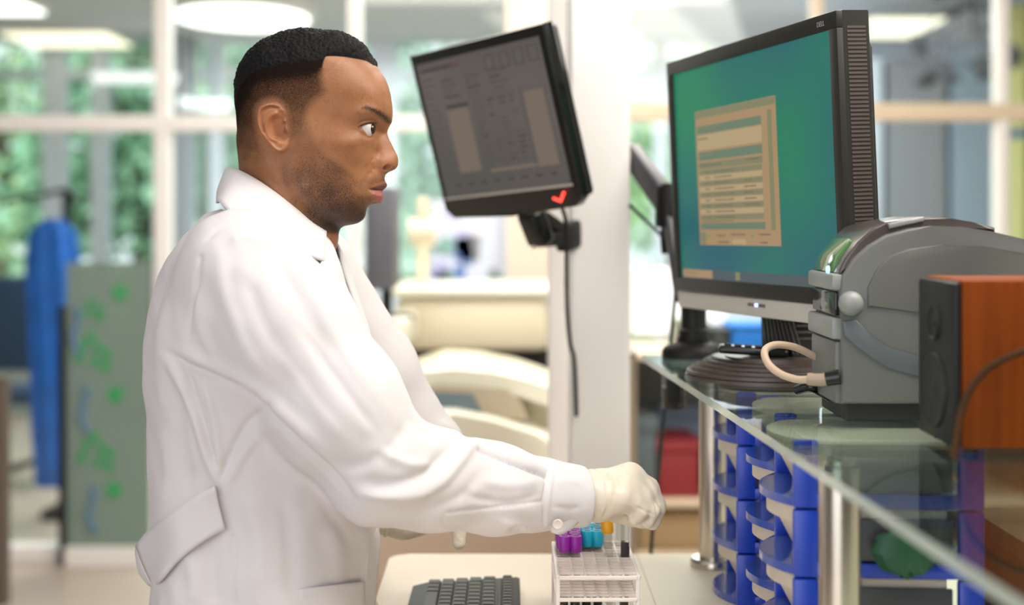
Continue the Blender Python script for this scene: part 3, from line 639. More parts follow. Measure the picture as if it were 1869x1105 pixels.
# side panel, seams and lower sweep
sp = [(300, 525), (300, 420), (350, 320), (420, 250), (520, 215), (700, 195), (900, 200), (1130, 240), (1300, 300), (1400, 560), (620, 560)]
MB().prism([z4(a, b) for a, b in sp], Y0-.003, Y0+.002, 'Y', bev=.002).build('side_panel', mat('printer_mid_grey', (.115, .12, .105), .5), pr, True)
MB().prism([z4(a, b) for a, b in ((165, 600), (240, 590), (300, 660), (400, 745), (600, 805), (1000, 800), (1300, 700), (1300, 780), (1000, 900), (600, 905), (400, 850), (250, 740), (175, 680))], Y0-.0025, Y0+.002, 'Y', bev=.002).build('side_sweep', mat('printer_blue_grey', (.13, .145, .155), .35), pr, True)
kn = z4(210, 505); MB().lathe([(.0135, 0), (.0135, .005), (.0125, .009), (.008, .013), (.003, .0145)], 32, Matrix.Translation((kn[0], Y0, kn[1])) @ Matrix.Rotation(math.pi, 4, 'Z'), 'Y').build('hinge_cap', m_pl, pr, True)
# front face (towards the man): light fascia, dark paper slot, status light
xf = PX(1535, Y0)-.0008
MB().box((xf-.009, Y0+.002, z4(0, 700)[1]), (xf+.004, Y1-.002, z4(0, 585)[1]), .003).build('fascia', m_pl, pr, True)
MB().box((xf-.009, Y0+.002, z4(0, 440)[1]), (xf+.004, Y1-.002, z4(0, 350)[1]), .004).build('upper_fascia', m_pl, pr, True)
MB().box((xf-.004, Y0+.010, z4(0, 575)[1]), (xf+.003, Y1-.006, z4(0, 448)[1]), .002).build('paper_slot', M['black_gloss'], pr, True)
MB().box((xf-.005, Y0+.004, zb), (xf+.004, Y1-.004, z4(0, 710)[1]), .003).build('lower_fascia', m_pr, pr, True)
MB().lathe([(.0045, 0), (.004, .003)], 16, Matrix.Translation((xf-.008, Y0+.02, z4(0, 330)[1])) @ Matrix.Rotation(math.pi, 4, 'Z'), 'X').build('status_light', mat('blue_light', (.3, .6, .9), .2, emit=(.3, .6, 1), es=1.5), pr, True)
# beige cable with black plug looping out of the printer
lp = thing('looped_cable', 'beige looped cable with a black plug in front of the printer', 'cable')
MB().tube(curve_pts([P(1520, 663, 1.72), P(1490, 652, 1.71), P(1450, 634, 1.70), P(1415, 630, 1.69), P(1396, 641, 1.675), P(1402, 664, 1.66), P(1425, 683, 1.645), P(1455, 693, 1.63), P(1480, 693, 1.615)], 8), .0044, 12).build('lead', mat('beige_lead', (.62, .47, .33), .45), lp, True)
MB().tube(curve_pts([P(1475, 692, 1.618), P(1495, 694, 1.612), P(1512, 692, 1.607)], 5), .0072, 14).build('sleeve', mat('beige_sleeve', (.40, .31, .22), .5), lp, True)
MB().tube([P(1508, 692, 1.609), P(1533, 688, 1.604)], .0085, 14).build('plug', M['black_gloss'], lp, True)
MB().tube(curve_pts([P(1455, 712, 1.72), P(1478, 706, 1.70), P(1500, 716, 1.70), P(1530, 735, 1.68)], 8), .006, 10).build('second_plug', M['black_gloss'], lp, True)
# ---- wooden loudspeaker, nearest on the shelf
sk = thing('loudspeaker', 'reddish wooden loudspeaker with black front at the right edge of the shelf', 'speaker', (0, 0, 0))
m_wood = mat('red_wood', (.42, .085, .012), .6, spec=.12)
n_ = m_wood.node_tree; b_ = n_.nodes['Principled BSDF']; tc = n_.nodes.new('ShaderNodeTexCoord'); mp = n_.nodes.new('ShaderNodeMapping'); mp.inputs['Scale'].default_value = (60, 60, 3)
nz = n_.nodes.new('ShaderNodeTexNoise'); nz.inputs['Scale'].default_value = 1.2; cr = n_.nodes.new('ShaderNodeValToRGB'); cr.color_ramp.elements[0].color = (.12, .020, .002, 1); cr.color_ramp.elements[1].color = (.30, .065, .004, 1)
n_.links.new(tc.outputs['Object'], mp.inputs[0]); n_.links.new(mp.outputs[0], nz.inputs['Vector']); n_.links.new(nz.outputs['Fac'], cr.inputs[0]); n_.links.new(cr.outputs[0], b_.inputs['Base Color'])
sx = PX(1757, 1.375); zt = PZ(512, 1.375)
MB().box((sx, 1.375, ZS+.006), (sx+.20, 1.50, zt), .003).build('cabinet', m_wood, sk, True)
MB().box((sx-.008, 1.377, ZS+.006), (sx+.001, 1.498, zt-.002), .004).build('front_panel', M['black'], sk, True)
for z, r in ((ZS+.055, .038), (ZS+.122, .018)):
    MB().lathe([(r, 0), (r*.95, .004), (r*.8, .0015), (r*.25, .001), (.001, .004)], 36, Matrix.Translation((sx-.0075, 1.437, z)) @ Matrix.Rotation(math.pi, 4, 'Z'), 'X').build('cone', M['rubber'], sk, True)
for (x, y) in ((sx+.012, 1.39), (sx+.012, 1.485), (sx+.18, 1.39), (sx+.18, 1.485)): MB().lathe([(.007, ZS+.0002), (.007, ZS+.007)], 14, Matrix.Translation((x, y, 0))).build('foot', M['rubber'], sk)
tag(MB().tube(curve_pts([P(1740, 838, 1.32), P(1752, 760, 1.335), P(1775, 705, 1.34), P(1815, 665, 1.34), P(1880, 640, 1.34), P(1960, 650, 1.34), P(2000, 840, 1.35)], 8), .0035, 8).build('speaker_cable', mat('brown_cable', (.06, .028, .012), .6, spec=.1), None, True), 'thin brown cable curving past the wooden loudspeaker', 'cable')
# ------------------------------------------------------------------ blue drawer towers
m_bl = mat('blue_plastic', (.012, .055, .50), .32, spec=.6); m_blt = mat('blue_tray', (.05, .10, .44), .16, coat=.4)
m_bin = mat('cream_bin', (.62, .55, .45), .35); m_dkbin = mat('smoky_bin', (.075, .075, .085), .3)
UH = .0722
def arc_poly(xf_, yc, hw, bulge, xb_, n=14):
    """front bulging towards -x between yc-hw and yc+hw"""
    p = []
    for k in range(n+1):
        a = -1+2*k/n; p.append((xf_-bulge*math.cos(a*math.pi/2)**.8 if abs(a) < 1 else xf_, yc+hw*a))
    return p+[(xb_, yc+hw), (xb_, yc-hw)]
def tower(y0, y1, x0_, lab):
    t = thing('drawer_tower', lab, 'drawer tower', (x0_, y0, ZC), (0, 0, math.radians(-4)), group=None)
    y1 = y1-y0; y0 = 0.; x0_ = 0.; ZC_ = 0.
    yc = (y0+y1)/2; hw = (y1-y0)/2
    for k in range(4):
        z = ZC_+k*UH
        MB().prism(arc_poly(x0_+.010, yc, hw-.005, .036, x0_+.195), z+.0005, z+.0095, 'Z', bev=.002).build('tray', m_blt, t, True)
        MB().box((x0_, y0, z+.001), (x0_+.026, y0+.014, z+UH-.0006), .003).build('corner_post', m_bl, t, True)
        MB().box((x0_, y1-.014, z+.001), (x0_+.026, y1, z+UH-.0006), .003).build('corner_post', m_bl, t, True)
        MB().box((x0_+.17, y0, z+.001), (x0_+.196, y0+.014, z+UH-.0006), .003).build('corner_post', m_bl, t, True)
        MB().box((x0_+.17, y1-.014, z+.001), (x0_+.196, y1, z+UH-.0006), .003).build('corner_post', m_bl, t, True)
        MB().box((x0_+.02, y0+.0005, z+.001), (x0_+.18, y0+.006, z+.016), .002).build('side_rail', m_bl, t, True)
        # drawer: rounded front leaning inwards, flat rim
        d = MB(); n = 14
        A = arc_poly(x0_+.013, yc, hw-.020, .028, x0_+.16, n); B = arc_poly(x0_+.020, yc, hw-.040, .006, x0_+.16, n)
        ra = [d.bm.verts.new((x, y, z+UH-.006)) for x, y in A]; rb_ = [d.bm.verts.new((x, y, z+.0105)) for x, y in B]
        for i in range(len(ra)): d.bm.faces.new((ra[i], ra[(i+1) % len(ra)], rb_[(i+1) % len(ra)], rb_[i]))
        d.bm.faces.new(rb_); d.bm.faces.new(ra)
        dr = d.build('drawer', m_bin, t, True)
        MB().prism(arc_poly(x0_+.013, yc, hw-.013, .031, x0_+.16, n), z+UH-.018, z+UH-.0015, 'Z', bev=.002).build('rim', m_bin, dr, True)
        MB().box((x0_+.04, y0+.0065, z+.017), (x0_+.165, y0+.0105, z+UH-.010), .002).build('side_wall', m_dkbin, dr, True)
    return t
tower(1.93, 2.115, .300, 'blue drawer tower farthest back, next to the far steel post')
tower(1.72, 1.905, .313, 'blue drawer tower in the middle of the three')
tower(1.51, 1.695, .294, 'blue drawer tower nearest the camera, beside the near steel post')
# crumpled green pouch and pale slip on the near tower side, torn film on the far one
gp = MB(); gp.lathe([(.002, -.03), (.03, -.022), (.042, 0), (.034, .018), (.006, .027)], 16, Matrix.Translation((.405, 1.487, ZC+UH*2+.033)) @ Matrix.Diagonal((.9, .3, .8, 1)))
random.seed(8)
for v in gp.bm.verts: v.co += Vector((random.uniform(-.005, .005), random.uniform(-.002, .002), random.uniform(-.005, .005)))
o = gp.build('pouch', mat('green_pouch', (.018, .10, .045), .4), None, True)
tag(o, 'crumpled green pouch hanging on the side of the nearest drawer tower', 'pouch')

# ------------------------------------------------------------------ tube rack
m_rack = mat('rack_plastic', (.90, .82, .76), .4)
rk = thing('tube_rack', 'white open grid test tube rack standing on the counter', 'rack', (0, 0, 0))
RX0, RX1 = PX(1014, 1.76), PX(1170, 1.76); RY0, RY1 = 1.757, 1.950; ZT = PZ(1051, 1.76)
NXc, NYc = 6, 12
mx_, my_ = .0055, .005
px_ = (RX1-RX0-2*mx_)/NXc; py_ = (RY1-RY0-2*my_)/NYc
ZM = ZT-.027; ZL = ZC+.004
def grid(z, rim, depth, name):
    mb = MB()
    mb.box((RX0+.004, RY0, z-rim), (RX1-.004, RY0+my_, z), .0018); mb.box((RX0+.004, RY1-my_, z-rim), (RX1-.004, RY1, z), .0018)
    mb.box((RX0, RY0+.003, z-rim), (RX0+mx_, RY1-.003, z), .0018); mb.box((RX1-mx_, RY0+.003, z-rim), (RX1, RY1-.003, z), .0018)
    for i in range(1, NXc): x = RX0+mx_+i*px_; mb.box((x-.0012, RY0+.003, z-depth), (x+.0012, RY1-.003, z-.0006))
    for j in range(1, NYc): y = RY0+my_+j*py_; mb.box((RX0+.003, y-.0016, z-.0032), (RX1-.003, y+.0016, z-.0003))
    return mb.build(name, m_rack, rk)
grid(ZT, .0055, .006, 'top_grid'); grid(ZM, .005, .005, 'middle_grid')
MB().box((RX0, RY0, ZC+.0004), (RX1, RY1, ZC+.005), .0015).build('base_plate', m_rack, rk)
for (x, y) in ((RX0+.003, RY0+.004), (RX1-.004, RY0+.004), (RX0+.003, RY1-.004), (RX1-.004, RY1-.004), (RX0+.003, (RY0+RY1)/2), (RX1-.004, (RY0+RY1)/2)):
    MB().box((x-.0024, y-.0022, ZC+.004), (x+.0024, y+.0022, ZT-.003), .0006).build('upright', m_rack, rk)
m_tube = glass('tube_glass', (.90, .90, .88), 1.35, .05, .06, (.7, .66, .62)); m_blood = mat('dark_blood', (.012, .004, .006), .15); m_lab = mat('tube_label', (.70, .68, .66), .6)
m_caps = {'purple': mat('purple_cap', (.30, .018, .36), .35), 'teal': mat('teal_cap', (.012, .42, .60), .35), 'yellow': mat('yellow_cap', (.86, .40, .012), .35)}
m_hole = mat('cap_hole_shade', (.05, .03, .06), .6)  # darkness of the cap hole put into the colour of a filler disc
def hole(i, j): return (RX0+mx_+(i+.5)*px_, RY0+my_+(j+.5)*py_)
def make_tube(kind, r, h, cap_r, cap_h, fill):
    t = thing('test_tube', 'x', 'test tube')
    MB().lathe([(.002, 0), (r*.7, .001), (r, .005), (r, h)], 24).build('glass_body', m_tube, t, True)
    if fill: MB().lathe([(.002, .001), (r*.68, .002), (r*.93, .006), (r*.93, fill)], 20).build('sample', m_blood, t, True)
    if kind:
        c = MB(); c.lathe([(cap_r*.93, h-.002), (cap_r, h), (cap_r, h+cap_h-.001), (cap_r*.94, h+cap_h), (cap_r*.58, h+cap_h), (cap_r*.55, h+cap_h-.002), (.001, h+cap_h-.002)], 28)
        cc = c.build('cap', m_caps[kind], t, True, 30)
        MB().lathe([(cap_r*.54, h+cap_h-.0019), (cap_r*.54, h+cap_h-.0002)], 18).build('hole_disc', m_hole, cc, True)
    return t
def copy_tree(o, parent=None):
    c = o.copy(); S.collection.objects.link(c)
    if parent is not None: c.parent = parent
    for k in list(o.children): copy_tree(k, c)
    return c
used = {}
def place(kind, i, j, lab, grp, zcap, spec, tilt=(0, 0)):
    """zcap: height of the cap top above the grid"""
    if kind not in used: used[kind] = o = make_tube(*spec)
    else: o = copy_tree(used[kind])
    top = spec[2]+(spec[4] if spec[0] else 0)
    x, y = hole(i, j); o.location = (x, y, ZT+zcap-top); o.rotation_euler = (tilt[0], tilt[1], 0)
    tag(o, lab, 'test tube', grp); return o
sp_p = ('purple', .0058, .0880, .0077, .0185, .076); sp_t = ('teal', .0058, .0878, .0077, .0185, .076); sp_y = ('yellow', .0058, .1080, .0078, .0165, 0); sp_c = (None, .0060, .141, .006, .0, .100)
rows = ['nearest', 'second', 'third', 'fourth', 'rearmost']
cols_ = ['left', 'right']
for j in range(5):
    for i in range(2):
        place('purple', i, 6+j, 'purple capped tube, %s of the five in the %s purple column' % (rows[j], cols_[i]), 'purple capped tubes', .0265, sp_p, (random.uniform(-.02, .02), random.uniform(-.02, .02)))
for j in range(4):
    for i in range(2):
        place('teal', 2+i, 8+j, 'teal capped tube, %s of the four in the %s teal column' % (['nearest', 'second', 'third', 'rearmost'][j], cols_[i]), 'teal capped tubes', .0262, sp_t, (random.uniform(-.02, .02), random.uniform(-.02, .02)))
place('yellow', 4, 6, 'front yellow capped empty tube left of the dark blood tube', 'yellow capped tubes', .0485, sp_y, (0, -.05))
place('yellow', 4, 9, 'yellow capped tube behind the front yellow one', 'yellow capped tubes', .0483, sp_y, (0, -.04))
place('yellow', 5, 10, 'yellow capped tube at the back right under the gloved hand', 'yellow capped tubes', .0482, sp_y, (0, .0))
place('clear', 5, 6, 'uncapped tube with dark blood held under the gloved hand', None, .060, sp_c, (0, .02))
x, y = hole(5, 6)
tag(MB().box((x+.0066, y-.004, ZT+.012), (x+.0086, y+.004, ZT+.062), .0009).build('plastic_strip', mat('white_strip', (.8, .8, .82), .3), None), 'thin white plastic strip beside the held blood tube', 'strip')

# ------------------------------------------------------------------ keyboard, lying with its length away from the camera
kb = thing('keyboard', 'dark grey computer keyboard on the counter in front of the man', 'keyboard', (0, 0, ZC))
# key rows run along y; columns counted from the man's side (-x)
KY1 = 2.035; KX0 = PX(758, 1.96); m_key = mat('key_grey', (.046, .045, .034), .5, spec=.2); m_kb = mat('keyboard_body', (.022, .022, .018), .5, spec=.2); m_leg = mat('key_legend', (.55, .55, .50), .5)
KX1 = KX0+.142; KY0 = KY1-.290
MB().prism([(KX0-.008, 0.0008), (KX1, .0008), (KX1, .0145), (KX1-.004, .0165), (KX0+.012, .009), (KX0-.008, .004)], KY0, KY1, 'Y', bev=.002).build('base', m_kb, kb, True)
rowsx = [KX0+.014+k*.0192 for k in range(5)]+[KX0+.014+5*.0192+.0075]
legends = [['ctrl', 'win', 'alt', '', 'alt'], ['shift', 'Z', 'X', 'C', 'V', 'B', 'N', 'M'], ['caps', 'A', 'S', 'D', 'F', 'G', 'H', 'J', 'K'], ['tab', 'Q', 'W', 'E', 'R', 'T', 'Y', 'U', 'I'], ['`', '1', '2', '3', '4', '5', '6', '7', '8', '9'], ['esc', 'F1', 'F2', 'F3', 'F4', 'F5', 'F6', 'F7', 'F8', 'F9', 'F10']]
sizes = [[1.25, 1.1, 1.1, 5.6, 1.2, 1.1, 1.1, 1.8], [1.9]+[1]*10+[2.3], [1.6]+[1]*11+[1.6], [1.4]+[1]*11+[1.8], [1]*13+[1.2], [1]*17]
def ztop(x): return .009+(x-KX0-.012)/(KX1-KX0-.016)*.0075
def glyph(body, size):
    c = bpy.data.curves.new('g', 'FONT'); c.body = body; c.size = size; c.extrude = .0001
    g = bpy.data.objects.new('g', c); S.collection.objects.link(g); d = bpy.context.evaluated_depsgraph_get()
    me = bpy.data.meshes.new_from_object(g.evaluated_get(d)); bpy.data.objects.remove(g); return me
for r in range(6):
    y = KY1-.010; kw = .0178 if r < 5 else .0150; pitch = .0190 if r < 5 else .0150
    for q, s in enumerate(sizes[r]):
        L = pitch*s; x = rowsx[r]; z = ztop(x+kw/2)
        if y-L < KY0+.005: break
        mb = MB(); w = .0176 if r < 5 else .0140; x2 = x+w
        # tapered key
        lo = [(x, y-L+.0006), (x2, y-L+.0006), (x2, y-.0006), (x, y-.0006)]; hi = [(x+.0012, y-L+.0018), (x2-.0006, y-L+.0018), (x2-.0006, y-.0018), (x+.0012, y-.0018)]
        a = [mb.bm.verts.new((u, v, z-.001)) for u, v in lo]; b = [mb.bm.verts.new((u, v, z+.0062)) for u, v in hi]
        for k in range(4): mb.bm.faces.new((a[k], a[(k+1) % 4], b[(k+1) % 4], b[k]))
        mb.bm.faces.new(b); mb.bm.faces.new(list(reversed(a)))
        bmesh.ops.bevel(mb.bm, geom=[e for e in mb.bm.edges if e.verts[0].co.z > z+.003 and e.verts[1].co.z > z+.003], offset=.0011, segments=2, affect='EDGES')
        k_ = mb.build('key', m_key, kb, True)
        if q < len(legends[r]) and legends[r][q] and y > 1.83:
            me = glyph(legends[r][q], .0048 if len(legends[r][q]) == 1 else .0032)
            for v in me.vertices: v.co = Vector((x+.0055-0+v.co.y, y-.0035-v.co.x*1.0, z+.00425+v.co.z))
            link('legend', me, m_leg, k_)
        y -= L
MB().box((rowsx[5]-.0048, KY0+.01, ztop(rowsx[5])-.001), (rowsx[5]-.0020, KY1-.012, ztop(rowsx[5])+.0018), .0006).build('ridge', m_key, kb)

bb = thing('brown_carton', 'plain brown carton on the counter under the glass shelf at the right edge', 'box', (.68, 1.52, ZC))
MB().box((-.13, 0, .0005), (.14, .22, .17), .002).build('body', mat('cardboard', (.26, .17, .10), .7, noise=(40, .08)), bb); MB().box((-.13, -.001, .168), (.14, .221, .172), .001).build('flap', bpy.data.materials['cardboard'], bb)
# ------------------------------------------------------------------ the person
DM = 1.75                                  # distance of the middle plane of the body
SC = DM/F_PX
f32 = np.float32
def surface_nets(F, org, h):
    nx, ny, nz = F.shape; neg = F < 0
    cn = (nx-1, ny-1, nz-1); tot = cn[0]*cn[1]*cn[2]
    acc = np.zeros((tot, 3), f32); cnt = np.zeros(tot, f32); edges = []
    st_ = (cn[1]*cn[2], cn[2], 1)
    for ax in range(3):
        sl0 = [slice(None)]*3; sl1 = [slice(None)]*3; sl0[ax] = slice(0, -1); sl1[ax] = slice(1, None)
        cr = np.argwhere(neg[tuple(sl0)] != neg[tuple(sl1)])
        i1 = cr.copy(); i1[:, ax] += 1
        f0 = F[cr[:, 0], cr[:, 1], cr[:, 2]]; f1 = F[i1[:, 0], i1[:, 1], i1[:, 2]]; t = f0/(f0-f1)
        p = cr.astype(f32); p[:, ax] += t
        o1, o2 = [a for a in range(3) if a != ax]
        if ax == 1: o1, o2 = 2, 0
        elif ax == 0: o1, o2 = 1, 2
        else: o1, o2 = 0, 1
        ok = (cr[:, o1] > 0) & (cr[:, o2] > 0) & (cr[:, o1] < cn[o1]) & (cr[:, o2] < cn[o2])
        cr = cr[ok]; p = p[ok]; sg = neg[cr[:, 0], cr[:, 1], cr[:, 2]]
        base = cr @ np.array(st_); q = [base-st_[o1]-st_[o2], base-st_[o2], base, base-st_[o1]]
        for c in q:
            for k in range(3): acc[:, k] += np.bincount(c, weights=p[:, k], minlength=tot).astype(f32)
            cnt += np.bincount(c, minlength=tot).astype(f32)
        Q = np.stack(q, 1); Q[~sg] = Q[~sg][:, ::-1]; edges.append(Q)
    idx = np.flatnonzero(cnt); mp_ = np.full(tot, -1, np.int64); mp_[idx] = np.arange(len(idx))
    V = acc[idx]/cnt[idx, None]*h+np.array(org, f32); Q = mp_[np.concatenate(edges)]
    return V.astype(np.float64), Q
def mesh_np(name, V, Q, m, parent=None, smooth=True):
    me = bpy.data.meshes.new(name); n = len(Q); k = Q.shape[1]
    me.vertices.add(len(V)); me.vertices.foreach_set('co', np.asarray(V, f32).ravel())
    me.loops.add(n*k); me.loops.foreach_set('vertex_index', np.asarray(Q, np.int32).ravel())
    me.polygons.add(n); me.polygons.foreach_set('loop_start', np.arange(0, n*k, k, dtype=np.int32))
    try: me.polygons.foreach_set('loop_total', np.full(n, k, np.int32))
    except Exception: pass
    me.update(calc_edges=True); me.validate(); return link(name, me, m, parent, smooth)
def edges_of(Q):
    k = Q.shape[1]; e = np.concatenate([Q[:, [i, (i+1) % k]] for i in range(k)]); return e
def laplace(V, Q, it=3, lam=.5):
    e = edges_of(Q); n = len(V); c = np.maximum(np.bincount(e[:, 0], minlength=n)+np.bincount(e[:, 1], minlength=n), 1)
    for _ in range(it):
        S_ = np.stack([np.bincount(e[:, 0], weights=V[e[:, 1], k], minlength=n)+np.bincount(e[:, 1], weights=V[e[:, 0], k], minlength=n) for k in range(3)], 1)
        V = V+lam*(S_/c[:, None]-V)
    return V
def normals(V, Q):
    a, b, c, d = (V[Q[:, i]] for i in range(4)); n = np.cross(c-a, d-b); N = np.zeros_like(V)
    for i in range(4):
        for k in range(3): N[:, k] += np.bincount(Q[:, i], weights=n[:, k], minlength=len(V))
    return N/np.maximum(np.linalg.norm(N, axis=1), 1e-12)[:, None]
_rg = np.random.default_rng(7).random((64, 64, 64)).astype(f32)
def vnoise(x, y, z, s):
    """smooth value noise in 0..1, s = cell size"""
    out = 0; X, Y, Z = x/s, y/s, z/s; i, j, k = np.floor(X).astype(int), np.floor(Y).astype(int), np.floor(Z).astype(int)
    fx, fy, fz = X-i, Y-j, Z-k; fx, fy, fz = [t*t*(3-2*t) for t in (fx, fy, fz)]
    for a in (0, 1):
        for b in (0, 1):
            for c in (0, 1):
                out = out+_rg[(i+a) & 63, (j+b) & 63, (k+c) & 63]*(fx if a else 1-fx)*(fy if b else 1-fy)*(fz if c else 1-fz)
    return out
def worley(P_, s):
    """distance to the nearest of scattered points, cell size s"""
    C_ = np.floor(P_/s).astype(int); best = np.full(len(P_), 9., f32)
    for a in (-1, 0, 1):
        for b in (-1, 0, 1):
            for c in (-1, 0, 1):
                q = C_+np.array([a, b, c]); i, j, k = q[:, 0] & 63, q[:, 1] & 63, q[:, 2] & 63
                p = q+np.stack([_rg[i, j, k], _rg[j, k, i], _rg[k, i, j]], 1); d = np.linalg.norm(P_/s-p, axis=1); best = np.minimum(best, d)
    return best
def smin(a, b, k):
    h = np.clip(.5+.5*(b-a)/k, 0, 1); return b+(a-b)*h-k*h*(1-h)
def smax(a, b, k): return -smin(-a, -b, k)
def capsule(X, Y, Z, a, b, ra, rb, fl=None):
    """tapered capsule; fl=(axis vector, factor) flattens it along that axis"""
    a = np.array(a, float); b = np.array(b, float); d = b-a; L2 = d@d
    px, py, pz = X-a[0], Y-a[1], Z-a[2]; t = np.clip((px*d[0]+py*d[1]+pz*d[2])/L2, 0, 1)
    qx, qy, qz = px-t*d[0], py-t*d[1], pz-t*d[2]
    if fl is not None:
        n, f_ = fl; n = np.array(n, float)/np.linalg.norm(n); s = (qx*n[0]+qy*n[1]+qz*n[2]); g = s*(f_-1); qx = qx+g*n[0]; qy = qy+g*n[1]; qz = qz+g*n[2]
    return (np.sqrt(qx*qx+qy*qy+qz*qz)-(ra+(rb-ra)*t)).astype(f32)
def seg_dist(x, z, pts):
    """distance in the plane to a polyline, and position along it 0..1"""
    best = np.full(np.shape(x), 1e9); tt = np.zeros(np.shape(x)); n = len(pts)-1
    for i in range(n):
        (ax_, az), (bx_, bz) = pts[i], pts[i+1]; dx, dz = bx_-ax_, bz-az; L = dx*dx+dz*dz+1e-12
        t = np.clip(((x-ax_)*dx+(z-az)*dz)/L, 0, 1); d = np.hypot(x-ax_-t*dx, z-az-t*dz); m_ = d < best
        best = np.where(m_, d, best); tt = np.where(m_, (i+t)/n, tt)
    return best, tt
def smooth_poly(pts, n=6, closed=False):
    pts = [np.array(p, float) for p in pts]; Q = ([pts[-1]]+pts+[pts[0], pts[1]]) if closed else ([pts[0]*2-pts[1]]+pts+[pts[-1]*2-pts[-2]]); out = []
    for i in range(1, len(Q)-2):
        for k in range(n):
            t = k/n; a, b, c, d = Q[i-1], Q[i], Q[i+1], Q[i+2]; out.append(.5*((2*b)+(c-a)*t+(2*a-5*b+4*c-d)*t*t+(3*b-a-3*c+d)*t**3))
    if not closed: out.append(pts[-1])
    return [tuple(p) for p in out]
def poly_sdf(x, z, pts):
    """signed distance to a closed polygon, negative inside"""
    d, _ = seg_dist(x, z, list(pts)+[pts[0]]); ins = np.zeros(np.shape(x), bool); n = len(pts)
    for i in range(n):
        (x0_, z0_), (x1_, z1_) = pts[i], pts[(i+1) % n]
        c = ((z0_ > z) != (z1_ > z)) & (x < (x1_-x0_)*(z-z0_)/(z1_-z0_+1e-15)+x0_); ins ^= c
    return np.where(ins, -d, d)
def tps_fit(C, v):
    C = np.array(C, float); n = len(C); r = np.linalg.norm(C[:, None]-C[None], axis=2); K = np.where(r > 0, r*r*np.log(r+1e-12), 0)
    A = np.zeros((n+3, n+3)); A[:n, :n] = K; A[:n, n] = 1; A[:n, n+1:] = C; A[n, :n] = 1; A[n+1:, :n] = C.T
    return C, np.linalg.solve(A+np.eye(n+3)*1e-9, np.append(v, [0, 0, 0]))
def tps_eval(fit, x, z):
    C, w = fit; out = w[-3]+w[-2]*x+w[-1]*z
    for (a, b), c in zip(C, w[:-3]):
        r2 = (x-a)**2+(z-b)**2; out = out+c*.5*r2*np.log(r2+1e-12)
    return out
def blur2(A, s):
    n = int(3*s+1); k = np.exp(-.5*(np.arange(-n, n+1)/s)**2); k /= k.sum()
    A = np.apply_along_axis(lambda r: np.convolve(np.pad(r, n, 'edge'), k, 'valid'), 0, A)
    return np.apply_along_axis(lambda r: np.convolve(np.pad(r, n, 'edge'), k, 'valid'), 1, A)

person = bpy.data.objects.new('person', None)   # replaced by the body mesh below

# ---------- head: the half width of the head at each point of its side view
ZP = 1/2.63                                 # head chart unit in photo pixels
def hx(a): return (380+a*ZP-CX)*SC
def hz(b): return EYE-(20+b*ZP-HY)*SC
sil = [(480, 120), (540, 124), (600, 135), (660, 152), (715, 182), (760, 215), (798, 252), (820, 278), (840, 306), (860, 345), (872, 385), (879, 425), (884, 465), (886, 505), (884, 530), (872, 552), (863, 574), (864, 595),
       (874, 622), (887, 648), (900, 675), (911, 700), (914, 724), (909, 748), (893, 765), (872, 773), (855, 784), (848, 800), (850, 816), (859, 829), (860, 840), (850, 854), (838, 864), (838, 880), (840, 898), (836, 914), (824, 926), (800, 927), (782, 932), (765, 944), (759, 962),
       (756, 982), (744, 1004), (718, 1021), (690, 1028), (640, 1033), (598, 1026), (570, 1008), (530, 968), (480, 925), (430, 885), (370, 850), (300, 815), (235, 770), (190, 715), (166, 650), (156, 600), (146, 545), (140, 490), (137, 430), (140, 375), (150, 325), (172, 275), (200, 235), (240, 198), (290, 165), (350, 140), (415, 124)]
